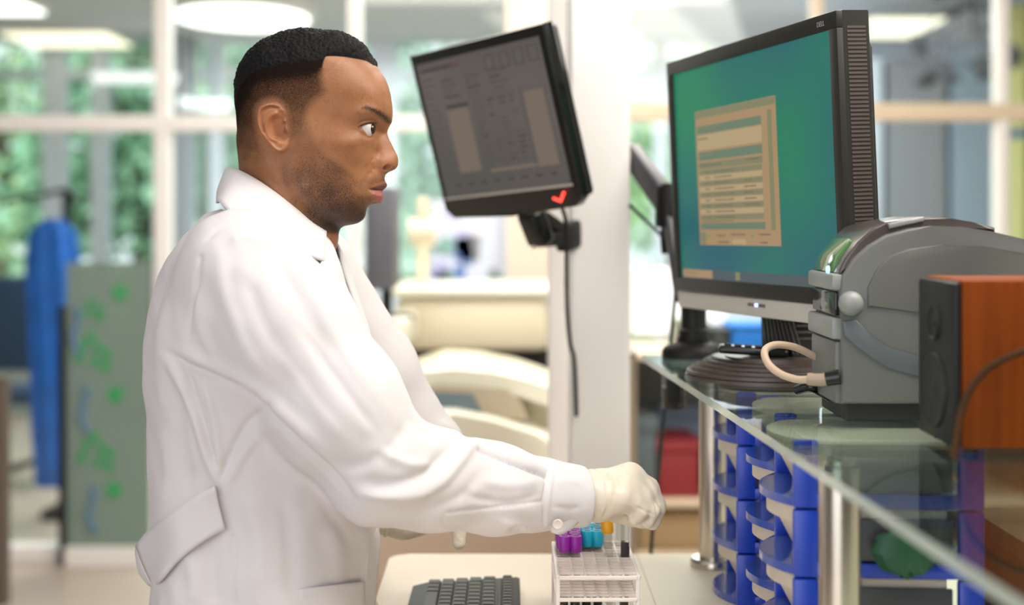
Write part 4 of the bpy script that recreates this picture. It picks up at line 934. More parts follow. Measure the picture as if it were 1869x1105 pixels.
W_ = [(480, 135, 28), (400, 150, 34), (560, 150, 34), (330, 175, 36), (640, 180, 36),
      (700, 200, 34), (600, 200, 55), (450, 200, 62), (320, 200, 52), (240, 225, 34),
      (820, 300, 20), (780, 300, 43), (700, 300, 59), (600, 300, 67), (450, 300, 74), (300, 300, 72), (210, 300, 50), (170, 310, 28),
      (860, 400, 28), (830, 400, 43), (780, 400, 55), (700, 400, 64), (600, 400, 69), (500, 400, 74), (400, 400, 76.5), (300, 400, 76), (200, 400, 58), (160, 400, 34),
      (872, 460, 24), (850, 460, 38), (810, 460, 49), (750, 460, 57), (660, 460, 63.5), (560, 460, 69), (400, 480, 76.5), (270, 480, 72), (180, 480, 48),
      (872, 515, 15), (855, 515, 27), (830, 515, 39), (790, 515, 49), (740, 520, 55.5), (680, 520, 60.5), (600, 520, 65), (500, 520, 71),
      (858, 575, 5), (845, 575, 9.5), (825, 576, 15), (808, 578, 22), (795, 578, 30), (775, 575, 38), (745, 572, 46), (710, 575, 53), (650, 575, 61), (560, 575, 67), (450, 575, 72), (300, 570, 73), (200, 570, 50), (165, 570, 22),
      (864, 620, 5), (850, 620, 9), (832, 622, 13), (815, 622, 20), (798, 622, 31), (770, 625, 42), (720, 630, 53), (660, 640, 61.5), (560, 640, 67), (450, 650, 70.5), (320, 650, 66), (220, 650, 48), (180, 650, 22),
      (885, 680, 6.5), (865, 680, 10.5), (840, 680, 14), (815, 682, 17), (797, 682, 25), (775, 685, 36), (720, 690, 49), (640, 700, 58), (540, 700, 63.5), (440, 710, 66), (330, 720, 60), (230, 715, 42),
      (902, 722, 7.5), (885, 725, 12), (862, 725, 15.5), (835, 722, 18.5), (815, 722, 19), (799, 725, 24.5), (775, 730, 34),
      (888, 752, 9), (865, 757, 13.5), (840, 757, 17.5), (815, 757, 18.5), (797, 757, 25), (760, 760, 34.5), (700, 760, 45), (600, 770, 55.5), (500, 770, 61.5), (420, 770, 62), (320, 770, 52),
      (838, 795, 11), (818, 795, 19), (790, 797, 27.5), (740, 800, 37), (670, 805, 46), (580, 810, 54.5), (490, 820, 59),
      (845, 836, 9), (828, 836, 15), (806, 838, 22.5), (785, 840, 27.5), (735, 845, 36), (660, 850, 45), (560, 860, 53.5), (480, 870, 54),
      (825, 863, 13), (805, 863, 20.5), (785, 865, 26.5),
      (826, 892, 12), (808, 894, 19), (785, 898, 25), (735, 900, 34), (660, 905, 43), (580, 910, 50), (520, 925, 47),
      (765, 932, 15), (740, 935, 25), (690, 940, 36), (620, 945, 44), (560, 955, 43),
      (742, 968, 16), (710, 970, 27), (650, 975, 37), (590, 985, 36),
      (730, 997, 12), (690, 1008, 20), (640, 1012, 24), (600, 1005, 22)]
cc_ = [(a*.25205, b*.25205) for a, b in sil]+[(a*.25205, b*.25205) for a, b, w in W_]
vv_ = [0.]*len(sil)+[w*w for a, b, w in W_]
head_fit = tps_fit(cc_, np.array(vv_))
HH = .0010
gx = np.arange(hx(95), hx(945), HH); gz = np.arange(hz(1230), hz(95), HH); gy = np.arange(DM-.098, DM+.098, HH)
A2 = (gx/SC+CX-380)*2.63; B2 = (20-20)+((EYE-gz)/SC+HY-20)*2.63       # chart coordinates of the grid
AA, BB = np.meshgrid(A2, B2, indexing='ij')
q = tps_eval(head_fit, AA*.25205, BB*.25205)
silS = smooth_poly(sil, 4, True)
sd = poly_sdf(AA, BB, silS)*.25205          # mm
q = blur2(q, 1.1); gq = np.gradient(q, HH*1000)
yy = (gy-DM)*1000
Y3 = yy[None, :, None].astype(f32); q3 = q[:, None, :].astype(f32)
G2 = (gq[0]**2+gq[1]**2)[:, None, :].astype(f32)
Fh = (Y3*Y3-q3)/np.sqrt(4*Y3*Y3+G2+60.)
Fh = smax(Fh, (sd[:, None, :]-.3).astype(f32)+0*Y3, 2.0)      # mm
# eye opening
eye_poly = smooth_poly([(745, 566), (763, 560), (785, 555), (802, 552), (808, 557), (807, 572), (802, 586), (795, 593), (780, 586), (760, 573)], 3, True)
ed = (poly_sdf(AA, BB, eye_poly)*.25205)[:, None, :].astype(f32)
aY = np.abs(Y3)
cut = smax(ed+0*aY, (24-aY).astype(f32), 1.0)
Fh = smax(Fh, -cut, 1.2)
# nostril
nx_, nz_ = 864, 755
nd = np.sqrt(((AA-nx_)*.25205/6.2)**2+(((BB-nz_)+(AA-nx_)*.10)*.25205/3.3)**2)[:, None, :]
nos = (np.sqrt(nd**2+((aY-13.0)/5.0)**2)-1)*2.6
Fh = smax(Fh, -nos.astype(f32), .8)
# neck and upper shoulders (one continuous body)
X3 = ((gx[:, None, None])*1000).astype(f32); Z3 = (gz[None, None, :]*1000).astype(f32); YY = (Y3+DM*1000).astype(f32)
def H3(a, b, y=0.): return (hx(a)*1000, DM*1000+y, hz(b)*1000)
nk = capsule(X3, YY, Z3, H3(352, 640), H3(375, 1010), 52, 54, ((0, 1, 0), .98))
nk = smin(nk, capsule(X3, YY, Z3, H3(400, 800), H3(450, 1080), 45, 44), 14)
Fh = smin(Fh, nk, 13)
# ears: a tilted dish with rim, inner fold, hollow and lobe
ear_out = smooth_poly([(348, 467), (385, 472), (412, 492), (424, 515), (420, 545), (424, 580), (430, 620), (430, 660), (415, 685), (395, 695), (372, 688), (350, 665), (330, 640), (310, 610), (296, 570), (293, 525), (305, 487)], 4, True)
es_ = poly_sdf(AA, BB, ear_out)*.25205
rim = np.exp(-((es_+2.6)/1.7)**2)
dr, tr = seg_dist(AA, BB, [(424, 530), (424, 560), (425, 590), (428, 640)]); rim_front = 1-np.exp(-(dr*.25205/7.5)**2)
ah, at = seg_dist(AA, BB, smooth_poly([(375, 515), (352, 530), (338, 560), (336, 595), (352, 628), (380, 640)], 5)); anti = np.exp(-(ah*.25205/2.1)**2)
ch_, _ = seg_dist(AA, BB, [(382, 562), (388, 590), (395, 610)]); conch = np.exp(-(ch_*.25205/6.0)**2)
tg, _ = seg_dist(AA, BB, [(425, 585), (412, 596)]); trag = np.exp(-(tg*.25205/3.4)**2)
cru, _ = seg_dist(AA, BB, [(423, 545), (395, 560), (370, 562)]); crus = np.exp(-(cru*.25205/1.8)**2)
gr, _ = seg_dist(AA, BB, smooth_poly([(400, 490), (350, 487), (318, 515), (314, 560), (322, 600)], 5)); groove = np.exp(-(gr*.25205/1.6)**2)
lobe, _ = seg_dist(AA, BB, [(395, 655), (385, 665)]); lob = np.exp(-(lobe*.25205/5.5)**2)
base_n = 74.5+(424-AA)*.25205*.40-(BB-580)*.004
top_n = base_n+2.6*rim*rim_front+2.6*anti-12.5*conch+4.2*trag+3.2*crus-2.0*groove+1.4*lob
top_n = top_n+0*es_
bot_n = base_n-4.2-12*conch-8*np.clip((AA-370)/60, 0, 1)
En = smax(smax((aY-top_n[:, None, :].astype(f32)), (bot_n[:, None, :].astype(f32)-aY), 1.5), (es_[:, None, :].astype(f32)+0*aY), 1.6)
Fh = smin(Fh, En, 1.2)
V, Q = surface_nets(Fh, (gx[0], gy[0], gz[0]), HH)
V = laplace(V, Q, 1, .5)
del Fh, nk, En, nos, cut
def sculpt(V, Q, strokes, chart, side=None):
    """strokes: (points, width, amount) in the chart; raises or lowers along the normal"""
    N = normals(V, Q); a, b = chart(V); D = np.zeros(len(V))
    for s in strokes:
        pts, w, amt = s[:3]; taper = s[3] if len(s) > 3 else True
        x0_, x1_ = min(p[0] for p in pts)-4*w, max(p[0] for p in pts)+4*w; y0_, y1_ = min(p[1] for p in pts)-4*w, max(p[1] for p in pts)+4*w
        sel = np.flatnonzero((a > x0_) & (a < x1_) & (b > y0_) & (b < y1_) & ((side is None) | (side if side is not None else True)))
        if not len(sel): continue
        d, t = seg_dist(a[sel], b[sel], smooth_poly(pts, 4) if len(pts) > 2 else pts); g = np.exp(-(d/w)**2)
        if taper: g = g*np.clip(np.minimum(t, 1-t)*5+.25, 0, 1)
        D[sel] += amt*g
    return V+N*D[:, None]
def head_chart(V): return (V[:, 0]/SC+CX-380)*2.63, ((EYE-V[:, 2])/SC+HY-20)*2.63
mm = .001
lat = np.abs(V[:, 1]-DM)*1000
ha, hb = head_chart(V)
okside = lat > 6
V = sculpt(V, Q, [
    ([(738, 566), (760, 546), (790, 539), (818, 541)], 7, -1.6*mm), ([(738, 575), (752, 559), (770, 550), (790, 545), (815, 547)], 4.5, 1.1*mm), ([(745, 580), (768, 592), (790, 602), (806, 600)], 6, .9*mm),
    ([(750, 600), (775, 614), (800, 618)], 9, -1.0*mm), ([(735, 508), (770, 492), (810, 490), (850, 505)], 22, 1.6*mm),
    ([(800, 706), (795, 738), (805, 772)], 5, -1.1*mm), ([(818, 705), (814, 735), (824, 760)], 14, .5*mm),
    ([(838, 863), (815, 862), (790, 857)], 4.0, -1.9*mm), ([(790, 857), (780, 862)], 9, -1.0*mm), ([(848, 838), (825, 842), (800, 850)], 7, .9*mm), ([(838, 888), (815, 888), (796, 876)], 10, 1.5*mm),
    ([(790, 772), (775, 805), (762, 840)], 12, -1.0*mm), ([(760, 610), (720, 640), (650, 650)], 26, 1.2*mm), ([(820, 925), (790, 920)], 8, -1.0*mm),
    ([(440, 850), (520, 900), (600, 960)], 30, 1.0*mm), ([(445, 700), (455, 780)], 20, .8*mm), ([(300, 700), (380, 820), (480, 960)], 22, 1.5*mm), ([(860, 470), (850, 520)], 14, .6*mm),
], head_chart, okside)
# ------- colour masks (hair growth, beard, brow, lips): where the hair is, on skin
def idw(a, b, pts, p=3.0):
    num = 0; den = 0
    for (x, y, v) in pts: w = 1/((a-x)**2+(b-y)**2+60)**(p/2); num = num+w*v; den = den+w
    return num/den
ha, hb = head_chart(V)
# scalp: signed distance to the hair region
hair_reg = smooth_poly([(812, 262), (770, 250), (720, 245), (660, 240), (600, 242), (588, 262), (583, 300), (583, 345), (592, 385), (600, 405), (580, 430), (550, 450), (525, 480), (510, 520), (505, 580), (480, 620), (440, 640), (428, 600), (420, 500), (380, 455), (320, 455), (280, 500), (285, 600), (300, 680), (290, 760), (200, 780), (120, 800), (80, 500), (100, 200), (300, 60), (600, 60), (830, 180)], 3, True)
sdh = poly_sdf(ha, hb, hair_reg)
dens = idw(ha, hb, [(480, 200, 1), (700, 220, 1), (600, 262, .98), (560, 300, .82), (570, 350, .66), (590, 400, .55), (500, 300, .88), (400, 300, .9), (300, 300, .97), (200, 300, 1), (150, 400, .97), (200, 400, .85), (300, 400, .70), (400, 400, .68), (500, 400, .66), (500, 460, .62), (470, 540, .52), (480, 600, .42), (150, 520, .82), (220, 520, .72), (280, 520, .66), (180, 620, .60), (240, 640, .52), (200, 700, .38), (260, 720, .26), (230, 760, .12)])
scalp = dens*np.clip(.5-sdh/np.where(hb > 300, 50, 12), 0, 1)*np.clip((800-hb)/90, 0, 1)
vol_reg = smooth_poly([(816, 266), (770, 252), (720, 247), (660, 243), (602, 246), (586, 262), (540, 272), (450, 282), (350, 298), (260, 330), (200, 378), (160, 440), (120, 490), (60, 480), (80, 250), (300, 20), (600, 20), (850, 180)], 3, True)
sdv = poly_sdf(ha, hb, vol_reg); scalp = np.clip(scalp+.62*np.exp(-np.clip(sdv-2, 0, None)/38)*np.clip(.5-sdh/20, 0, 1), 0, 1.25)
beard_reg = smooth_poly([(428, 690), (470, 620), (510, 560), (530, 590), (550, 650), (600, 705), (660, 745), (710, 790), (745, 818), (780, 815), (830, 795), (858, 800), (858, 830), (830, 834), (800, 842), (784, 858), (792, 885), (810, 930), (790, 940), (775, 1060), (500, 1060), (440, 960), (395, 850), (385, 760)], 3, True)
sdb = poly_sdf(ha, hb, beard_reg)
bd_ = idw(ha, hb, [(510, 600, .30), (490, 660, .34), (450, 720, .36), (430, 800, .42), (480, 800, .60), (560, 720, .45), (540, 800, .66), (620, 800, .62), (600, 880, .82), (520, 880, .72), (680, 860, .66), (700, 820, .45), (740, 850, .42), (700, 940, .86), (640, 960, .92), (740, 990, .86), (740, 910, .62), (765, 880, .40), (600, 1020, .95), (690, 1020, .95), (540, 960, .8), (470, 920, .45), (440, 880, .35), (845, 815, .55), (800, 825, .42), (780, 835, .32), (795, 925, .50)])
beard = bd_*np.clip(.5-sdb/26, 0, 1)
brow = np.zeros(len(V)); d_, t_ = seg_dist(ha, hb, smooth_poly([(748, 494), (772, 481), (800, 486), (838, 504), (870, 530)], 5)); brow = np.exp(-(d_/(7+14*t_))**2)*np.clip(t_*2.2+.15, 0, .88)
lipm = np.clip(1-poly_sdf(ha, hb, smooth_poly([(866, 826), (850, 829), (825, 838), (800, 852), (788, 858), (795, 876), (805, 898), (815, 917), (832, 925), (848, 915), (848, 890), (845, 862), (868, 845)], 3, True))/3, 0, 1)
lip_low = lipm*np.clip((hb-862)/6, 0, 1)
lash = np.exp(-(seg_dist(ha, hb, smooth_poly([(741, 568), (762, 557), (785, 550), (804, 547), (818, 547)], 4))[0]/4.2)**2)
hollow = np.exp(-(((ha-868)/15)**2+((hb-763)/9)**2)**2)*(lat_ := 1)

m_skin = bpy.data.materials.new('skin'); m_skin.use_nodes = True; n = m_skin.node_tree; b_ = n.nodes['Principled BSDF']
def attr(nm):
    a = n.nodes.new('ShaderNodeAttribute'); a.attribute_name = nm; return a.outputs['Fac']
def mixc(fac, c1, c2):
    x = n.nodes.new('ShaderNodeMix'); x.data_type = 'RGBA'
    for s_, c in ((6, c1), (7, c2)):
        if isinstance(c, tuple): x.inputs[s_].default_value = (*c, 1)
        else: n.links.new(c, x.inputs[s_])
    n.links.new(fac, x.inputs[0]); return x.outputs[2]
def math_(op, a, b=None, c=None):
    x = n.nodes.new('ShaderNodeMath'); x.operation = op; x.use_clamp = op in ('ADD', 'SUBTRACT', 'MULTIPLY') and False
    for i, v in enumerate((a, b, c)):
        if v is None: continue
        if isinstance(v, (int, float)): x.inputs[i].default_value = v
        else: n.links.new(v, x.inputs[i])
    return x.outputs[0]
def mrange(v, a, b, c=0., d=1.):
    x = n.nodes.new('ShaderNodeMapRange'); x.inputs[1].default_value = a; x.inputs[2].default_value = b; x.inputs[3].default_value = c; x.inputs[4].default_value = d; n.links.new(v, x.inputs[0]); return x.outputs[0]
tc = n.nodes.new('ShaderNodeTexCoord')
def noise(s, det=2.):
    x = n.nodes.new('ShaderNodeTexNoise'); x.inputs['Scale'].default_value = s; x.inputs['Detail'].default_value = det; n.links.new(tc.outputs['Object'], x.inputs['Vector']); return x.outputs['Fac']
base = mixc(mrange(noise(38), .3, .7), (.300, .128, .055), (.385, .172, .078))
base = mixc(mrange(noise(420, 3), .35, .7), base, mixc(mrange(noise(60), .3, .7), (.265, .108, .046), (.340, .148, .066)))
base = mixc(attr('flush'), base, (.33, .118, .046))
base = mixc(attr('lip_up'), base, (.17, .060, .045)); base = mixc(attr('lip_low'), base, (.36, .125, .100))
nz1 = noise(1000, 2); st1 = math_('ADD', attr('growth'), math_('MULTIPLY', math_('SUBTRACT', nz1, .5), 1.2))
grow = mrange(st1, .12, .92)
nz2 = noise(820, 3); st2 = math_('ADD', attr('beard'), math_('MULTIPLY', math_('SUBTRACT', nz2, .5), 1.7))
grb = mrange(st2, .45, .95)
base = mixc(math_('MULTIPLY', attr('beard'), .68), base, (.060, .026, .014))
base = mixc(math_('MULTIPLY', attr('growth'), .45), base, (.060, .030, .018))
base = mixc(math_('MULTIPLY', grow, .97), base, (.007, .0055, .005)); base = mixc(math_('MULTIPLY', grb, .90), base, (.022, .012, .009))
nb = math_('ADD', attr('brow'), math_('MULTIPLY', math_('SUBTRACT', noise(700, 2), .5), 1.4)); base = mixc(mrange(nb, .25, .95), base, (.016, .010, .008))
base = mixc(attr('lash'), base, (.03, .015, .01))
n.links.new(base, b_.inputs['Base Color'])
n.links.new(mrange(attr('growth'), .1, .9, .46, .95), b_.inputs['Roughness']); n.links.new(mrange(attr('growth'), .1, .9, .42, .04), b_.inputs['Specular IOR Level'])
b_.inputs['Subsurface Weight'].default_value = .12; b_.inputs['Subsurface Radius'].default_value = (1, .35, .2); b_.inputs['Subsurface Scale'].default_value = .006
bp = n.nodes.new('ShaderNodeBump'); bp.inputs['Strength'].default_value = .35; bp.inputs['Distance'].default_value = .0006
n.links.new(math_('ADD', noise(700, 3), math_('MULTIPLY', noise(220, 2), .6)), bp.inputs['Height']); n.links.new(bp.outputs[0], b_.inputs['Normal'])

# rest of the body under the clothes: coarse continuation joined into the same mesh
def grid3(lo, hi, h):
    return np.arange(lo[0], hi[0], h)[:, None, None], np.arange(lo[1], hi[1], h)[None, :, None], np.arange(lo[2], hi[2], h)[None, None, :]
gX, gY, gZ = grid3((-.50, 1.45, .03), (.22, 2.15, 1.46), .009)
def B(px, py, d): return tuple(P(px, py, d))
TB = capsule(gX, gY, gZ, B(470, 590, DM), B(480, 960, DM), .080, .085, ((0, 1, 0), .65))
TB = smin(TB, capsule(gX, gY, gZ, B(445, 525, DM-.12), B(445, 525, DM+.12), .042, .042), .04)
TB = smin(TB, capsule(gX, gY, gZ, B(462, 440, DM), B(455, 560, DM), .042, .05), .03)
for sgn in (-1, 1): TB = smin(TB, capsule(gX, gY, gZ, (-.27, DM+sgn*.09, .92), (-.29, DM+sgn*.10, .50), .085, .058), .03); TB = smin(TB, capsule(gX, gY, gZ, (-.29, DM+sgn*.10, .50), (-.32, DM+sgn*.10, .10), .055, .035), .02); TB = smin(TB, capsule(gX, gY, gZ, (-.32, DM+sgn*.10, .07), (-.20, DM+sgn*.11, .055), .035, .025), .02)
for ch_ in (((450, 515, 1.64), (680, 855, 1.625), (1075, 905, 1.752)), ((560, 520, 1.89), (760, 812, 1.963), (703, 938, 1.870))):
    rr_ = (.040, .030, .017)
    for k in range(2): TB = smin(TB, capsule(gX, gY, gZ, B(*ch_[k]), B(*ch_[k+1]), rr_[k], rr_[k+1]), .02)
Vb, Qb = surface_nets(TB.astype(f32), (gX.ravel()[0], gY.ravel()[0], gZ.ravel()[0]), .009)
nV = len(V)
Vall = np.concatenate([V, Vb]); Qall = np.concatenate([Q, Qb+nV])
bpy.data.objects.remove(person)
person = mesh_np('person', Vall, Qall, m_skin)
tag(person, 'man in white lab coat and cream gloves, in profile, reaching over the tube rack', 'person')
def set_attr(o, nm, v):
    a = o.data.attributes.new(nm, 'FLOAT', 'POINT'); full = np.zeros(len(o.data.vertices), f32); full[:len(v)] = v; a.data.foreach_set('value', full)
flush = .2*np.exp(-(((ha-640)/90)**2+((hb-670)/60)**2))+.75*np.exp(-(((ha-370)/70)**2+((hb-580)/110)**2)**2)+.45*np.exp(-(((ha-870)/50)**2+((hb-700)/50)**2))
for nm, v in (('growth', scalp), ('beard', beard), ('brow', brow*(lat > 5)), ('lip_low', lip_low), ('lip_up', np.clip(lipm-lip_low, 0, 1)), ('lash', lash*.9*(lat > 10)), ('flush', flush)): set_attr(person, nm, v)
# ---------- eyes
m_eye = mat('eye_white', (.60, .55, .52), .12, spec=.6); m_iris = mat('iris', (.022, .012, .008), .08, spec=.8)
for sgn in (-1, 1):
    c = Vector((hx(762), DM+sgn*.0300, hz(574)))
    eb = MB().lathe([(.0118*math.sin(math.pi*k/20)+1e-5, -.0118*math.cos(math.pi*k/20)) for k in range(21)], 32, Matrix.Translation(c)).build('eyeball', m_eye, person, True)
    fwd = Vector((.972, sgn*.22, -.03)).normalized(); Mi = Matrix.Translation(c+fwd*.0101) @ fwd.to_track_quat('Z', 'Y').to_matrix().to_4x4()
    MB().lathe([(.0062, .0), (.0056, .0016), (.0035, .0028), (.0005, .0031)], 28, Mi).build('iris', m_iris, eb, True)
# ---------- hair: short tight curls, thick on top and fading out at the sides
sel = (hb < 560)
tmax_pts = [(480, 118, 10.5), (600, 130, 10.5), (700, 180, 10), (790, 235, 6), (400, 150, 10), (300, 180, 9), (230, 215, 8), (180, 270, 6.5), (145, 330, 5.0), (140, 400, 3.4), (140, 480, 1.8), (250, 330, 5), (400, 280, 7), (550, 250, 7), (300, 420, 1.5)]
keep = np.flatnonzero(hb < 700); remap = np.full(len(V), -1); remap[keep] = np.arange(len(keep))
Vh = V[keep].copy(); okq = (remap[Q] >= 0).all(1); Qh = remap[Q[okq]]
Nh = normals(Vh, Qh); a, b = head_chart(Vh)
tm = np.maximum(idw(a, b, tmax_pts, 2.5), .8); dv = -poly_sdf(a, b, vol_reg)
front = np.clip((a-560)/60, 0, 1)*np.clip((300-b)/40+.6, 0, 1); ramp = np.where(dv > 0, 1-np.exp(-dv/(75-55*front)), dv/20)
th = tm*ramp
th = th+np.where(dv < 45, (vnoise(Vh[:, 0], Vh[:, 1], Vh[:, 2], .0014)-.5)*2.6*np.clip((45-dv)/45, 0, 1)*(b > 268), 0)
edge = np.clip(th/3., 0, 1)
wv = worley(Vh, .0042); wv2 = worley(Vh+.5, .0022)
th = th+edge*(2.9*(.60-wv)+1.5*(.5-wv2))+1.2*edge*(vnoise(Vh[:, 0], Vh[:, 1], Vh[:, 2], .011)-.5)
keepf = (th[Qh] > -.15).any(1) & (b[Qh].mean(1) < 700)
Qh = Qh[keepf]; u_, inv = np.unique(Qh, return_inverse=True); Qh = inv.reshape(Qh.shape); Vo = Vh[u_]+Nh[u_]*(np.maximum(th[u_], -.4)*mm)[:, None]
hair = mesh_np('hair', Vo, Qh, mat('black_hair', (.0045, .004, .0042), .6, spec=.22, bump=(1300, .9, .001)), person)
# ---------- the laboratory coat: torso from its side view, sleeves as tapered tubes, all one cloth
m_coat = mat('coat_cotton', (.76, .725, .73), .85, spec=.2, bump=(900, .12, .0004))
def cx_(a): return (a-CX)*SC
def cz_(b): return EYE-(b-HY)*SC
torso = [(430, 352), (470, 372), (520, 395), (570, 412), (600, 440), (622, 490), (645, 545), (662, 600), (676, 680), (688, 760), (694, 850), (694, 945), (690, 1000), (684, 1060), (680, 1110), (684, 1180), (690, 1240), (290, 1240), (288, 1180), (286, 1105), (284, 1060), (281, 1000), (280, 930), (278, 860), (275, 800), (271, 740), (268, 680), (269, 620), (277, 560), (289, 510), (305, 478), (330, 440), (362, 402), (395, 372)]
wt = [(470, 400, 62), (440, 380, 45), (520, 420, 70), (560, 440, 60), (450, 430, 120), (400, 430, 105), (340, 450, 60), (510, 460, 125), (570, 490, 80), (610, 520, 50), (440, 480, 168), (380, 500, 140), (320, 520, 80), (500, 520, 165), (580, 560, 110), (630, 590, 60),
      (450, 600, 178), (370, 600, 155), (310, 600, 95), (540, 620, 160), (620, 660, 95), (460, 750, 172), (350, 750, 142), (300, 750, 75), (560, 750, 158), (640, 760, 100), (460, 900, 165), (350, 900, 145), (305, 900, 80), (570, 900, 158), (650, 900, 95), (460, 1050, 178), (350, 1050, 160), (310, 1050, 90), (580, 1050, 165), (645, 1050, 95), (460, 1200, 190), (340, 1200, 160), (600, 1200, 170)]
Cn = [(a*SC*1000, b*SC*1000) for a, b in torso]+[(a*SC*1000, b*SC*1000) for a, b, w in wt]
cf = tps_fit(np.array(Cn), np.array([0.]*len(torso)+[w*w for a, b, w in wt], float))
HC = .0026
cX = np.arange(cx_(255), cx_(1104), HC); cY = np.arange(1.515, 2.06, HC); cZ = np.arange(cz_(1205), cz_(338), HC)
CA, CB = np.meshgrid(cX/SC+CX, (EYE-cZ)/SC+HY, indexing='ij')
qc = blur2(tps_eval(cf, CA*SC*1000, CB*SC*1000), 2.0); g0, g1 = np.gradient(qc, HC*1000)
y_ = ((cY-DM)*1000)[None, :, None].astype(f32); q3 = qc[:, None, :].astype(f32)
Ft = (y_*y_-q3)/np.sqrt(4*y_*y_+(g0**2+g1**2)[:, None, :].astype(f32)+400)/1000
tsd = poly_sdf(CA, CB, smooth_poly(torso, 3, True))*SC
Ft = smax(Ft, (tsd[:, None, :]).astype(f32)+0*y_, .01).astype(f32)
Xc, Yc, Zc = cX[:, None, None].astype(f32), cY[None, :, None].astype(f32), cZ[None, None, :].astype(f32)
def sleeve(pts, k=.02):
    out = None
    for (a, ra), (b, rb) in zip(pts[:-1], pts[1:]):
        c = capsule(Xc, Yc, Zc, B(*a), B(*b), ra, rb); out = c if out is None else smin(out, c, k)
    return out
near = sleeve([((438, 492, 1.630), .070), ((520, 610, 1.612), .079), ((615, 745, 1.603), .074), ((690, 848, 1.610), .062), ((790, 878, 1.650), .054), ((900, 893, 1.695), .050), ((990, 903, 1.728), .0400)], .02)
cufft = sleeve([((985, 902, 1.727), .0405), ((1066, 908, 1.755), .0365)], .01)
cutp = ((Xc-B(1069, 908, 1.757)[0])*.93+(Yc-1.757)*.30+(Zc-B(1069, 908, 1.757)[2])*(-.02)).astype(f32)
cufft = smax(cufft, cutp, .003)
near = smin(near, cufft, .008)
far = sleeve([((560, 500, 1.885), .065), ((680, 680, 1.93), .060), ((775, 812, 1.965), .046), ((745, 872, 1.91), .042), ((712, 915, 1.87), .031)], .018)
Ft = smin(Ft, near, .016); Ft = smin(Ft, far, .018)
# open neck
hole_n = capsule(Xc, Yc, Zc, B(352, 200, DM), B(505, 475, DM), .053, .047, ((0, 1, 0), 1.0))
Ft = smax(Ft, -hole_n, .006)
Vc, Qc = surface_nets(Ft.astype(f32), (cX[0], cY[0], cZ[0]), HC)
del Ft, near, far, hole_n, cufft, cutp
Vc = laplace(Vc, Qc, 5, .5)
def photo_chart(V): return V[:, 0]/V[:, 1]*F_PX+CX, HY-(V[:, 2]-EYE)/V[:, 1]*F_PX
Nc = normals(Vc, Qc)
nearside = Nc[:, 1] < .25
G = -1; R = 1
folds = [  # (points, width px, depth m): folds of the cloth
 ([(306, 640), (345, 668), (400, 690), (445, 712), (500, 760), (560, 820), (620, 880), (650, 915)], 7, -.0070), ([(330, 640), (380, 665), (430, 688), (480, 720), (540, 775), (600, 835)], 13, .0060),
 ([(306, 648), (330, 700), (352, 760), (376, 830), (398, 885)], 9, .0055), ([(330, 660), (356, 730), (378, 800), (400, 870)], 6, -.0050), ([(372, 700), (392, 770), (398, 830), (400, 880)], 7, .0045),
 ([(402, 880), (425, 820), (455, 770), (500, 735)], 7, -.0045), ([(412, 890), (450, 820), (500, 770)], 9, .0035), ([(345, 670), (350, 760), (360, 840)], 8, -.0022),
 ([(366, 470), (360, 520), (352, 570), (346, 612)], 4, -.0028, False), ([(372, 440), (400, 415), (440, 402)], 5, -.0018), ([(355, 525), (368, 600), (395, 660)], 10, .0030), ([(398, 470), (410, 540), (440, 620), (480, 690)], 14, .0030), ([(440, 480), (480, 590), (530, 680), (600, 770)], 16, -.0022),
 ([(530, 450), (575, 540), (630, 640), (700, 740)], 15, .0035), ([(480, 440), (540, 540), (600, 640)], 14, -.0022), ([(500, 640), (560, 720), (620, 800)], 12, .0024), ([(550, 600), (620, 700), (690, 790)], 11, -.0025),
 ([(640, 900), (700, 906), (760, 900), (812, 870), (845, 830), (872, 800)], 11, .0065), ([(660, 880), (715, 885), (765, 870), (805, 838), (838, 800)], 11, -.0055), ([(700, 930), (770, 930), (840, 905), (880, 860)], 12, -.0030), ([(690, 820), (740, 845), (790, 850)], 10, .0035), ([(600, 850), (660, 850), (720, 812), (745, 770)], 12, -.0030),
 ([(872, 822), (910, 838), (955, 856), (998, 872)], 3.2, -.0060, False), ([(870, 810), (910, 824), (955, 842), (998, 860)], 7, .0035), ([(880, 880), (930, 885), (985, 880)], 10, .0028), ([(850, 905), (920, 918), (985, 905)], 8, -.0026),
 ([(815, 935), (870, 930), (930, 924), (990, 916)], 2.6, -.0022, False), ([(808, 940), (815, 958), (870, 962)], 2.6, -.0018), ([(900, 950), (960, 962), (1000, 955)], 7, .0035), ([(930, 966), (955, 962)], 5, -.0050),
 ([(999, 862), (996, 890), (992, 920), (990, 955)], 3.0, -.0030, False), ([(1006, 862), (1003, 890), (1000, 925), (998, 955)], 4, .0018, False), ([(1010, 880), (1040, 878), (1062, 884)], 6, .0014), ([(1008, 925), (1040, 930), (1060, 926)], 5, -.0014),
 ([(300, 560), (296, 640), (300, 760)], 12, .0030), ([(312, 700), (330, 800), (345, 900)], 16, -.0040), ([(295, 780), (305, 850), (300, 930)], 12, .0030), ([(450, 900), (470, 980), (470, 1080)], 20, .0040), ([(520, 920), (530, 1000), (535, 1090)], 18, -.0040), ([(600, 950), (615, 1020), (620, 1100)], 18, .0035), ([(425, 980), (426, 1040), (426, 1105)], 3, -.0035, False), ([(340, 1000), (350, 1050), (352, 1105)], 14, .0035), ([(385, 1000), (388, 1060), (390, 1105)], 12, -.0030),
 ([(560, 860), (600, 940), (640, 1000)], 14, -.0030), ([(660, 955), (668, 1010), (664, 1090)], 9, .0030), ([(420, 440), (450, 430), (500, 450)], 9, .0018), ([(745, 758), (770, 790), (800, 800)], 8, -.002), ([(800, 770), (830, 790), (850, 820)], 8, .003),
]
Vc = sculpt(Vc, Qc, folds, photo_chart, nearside)
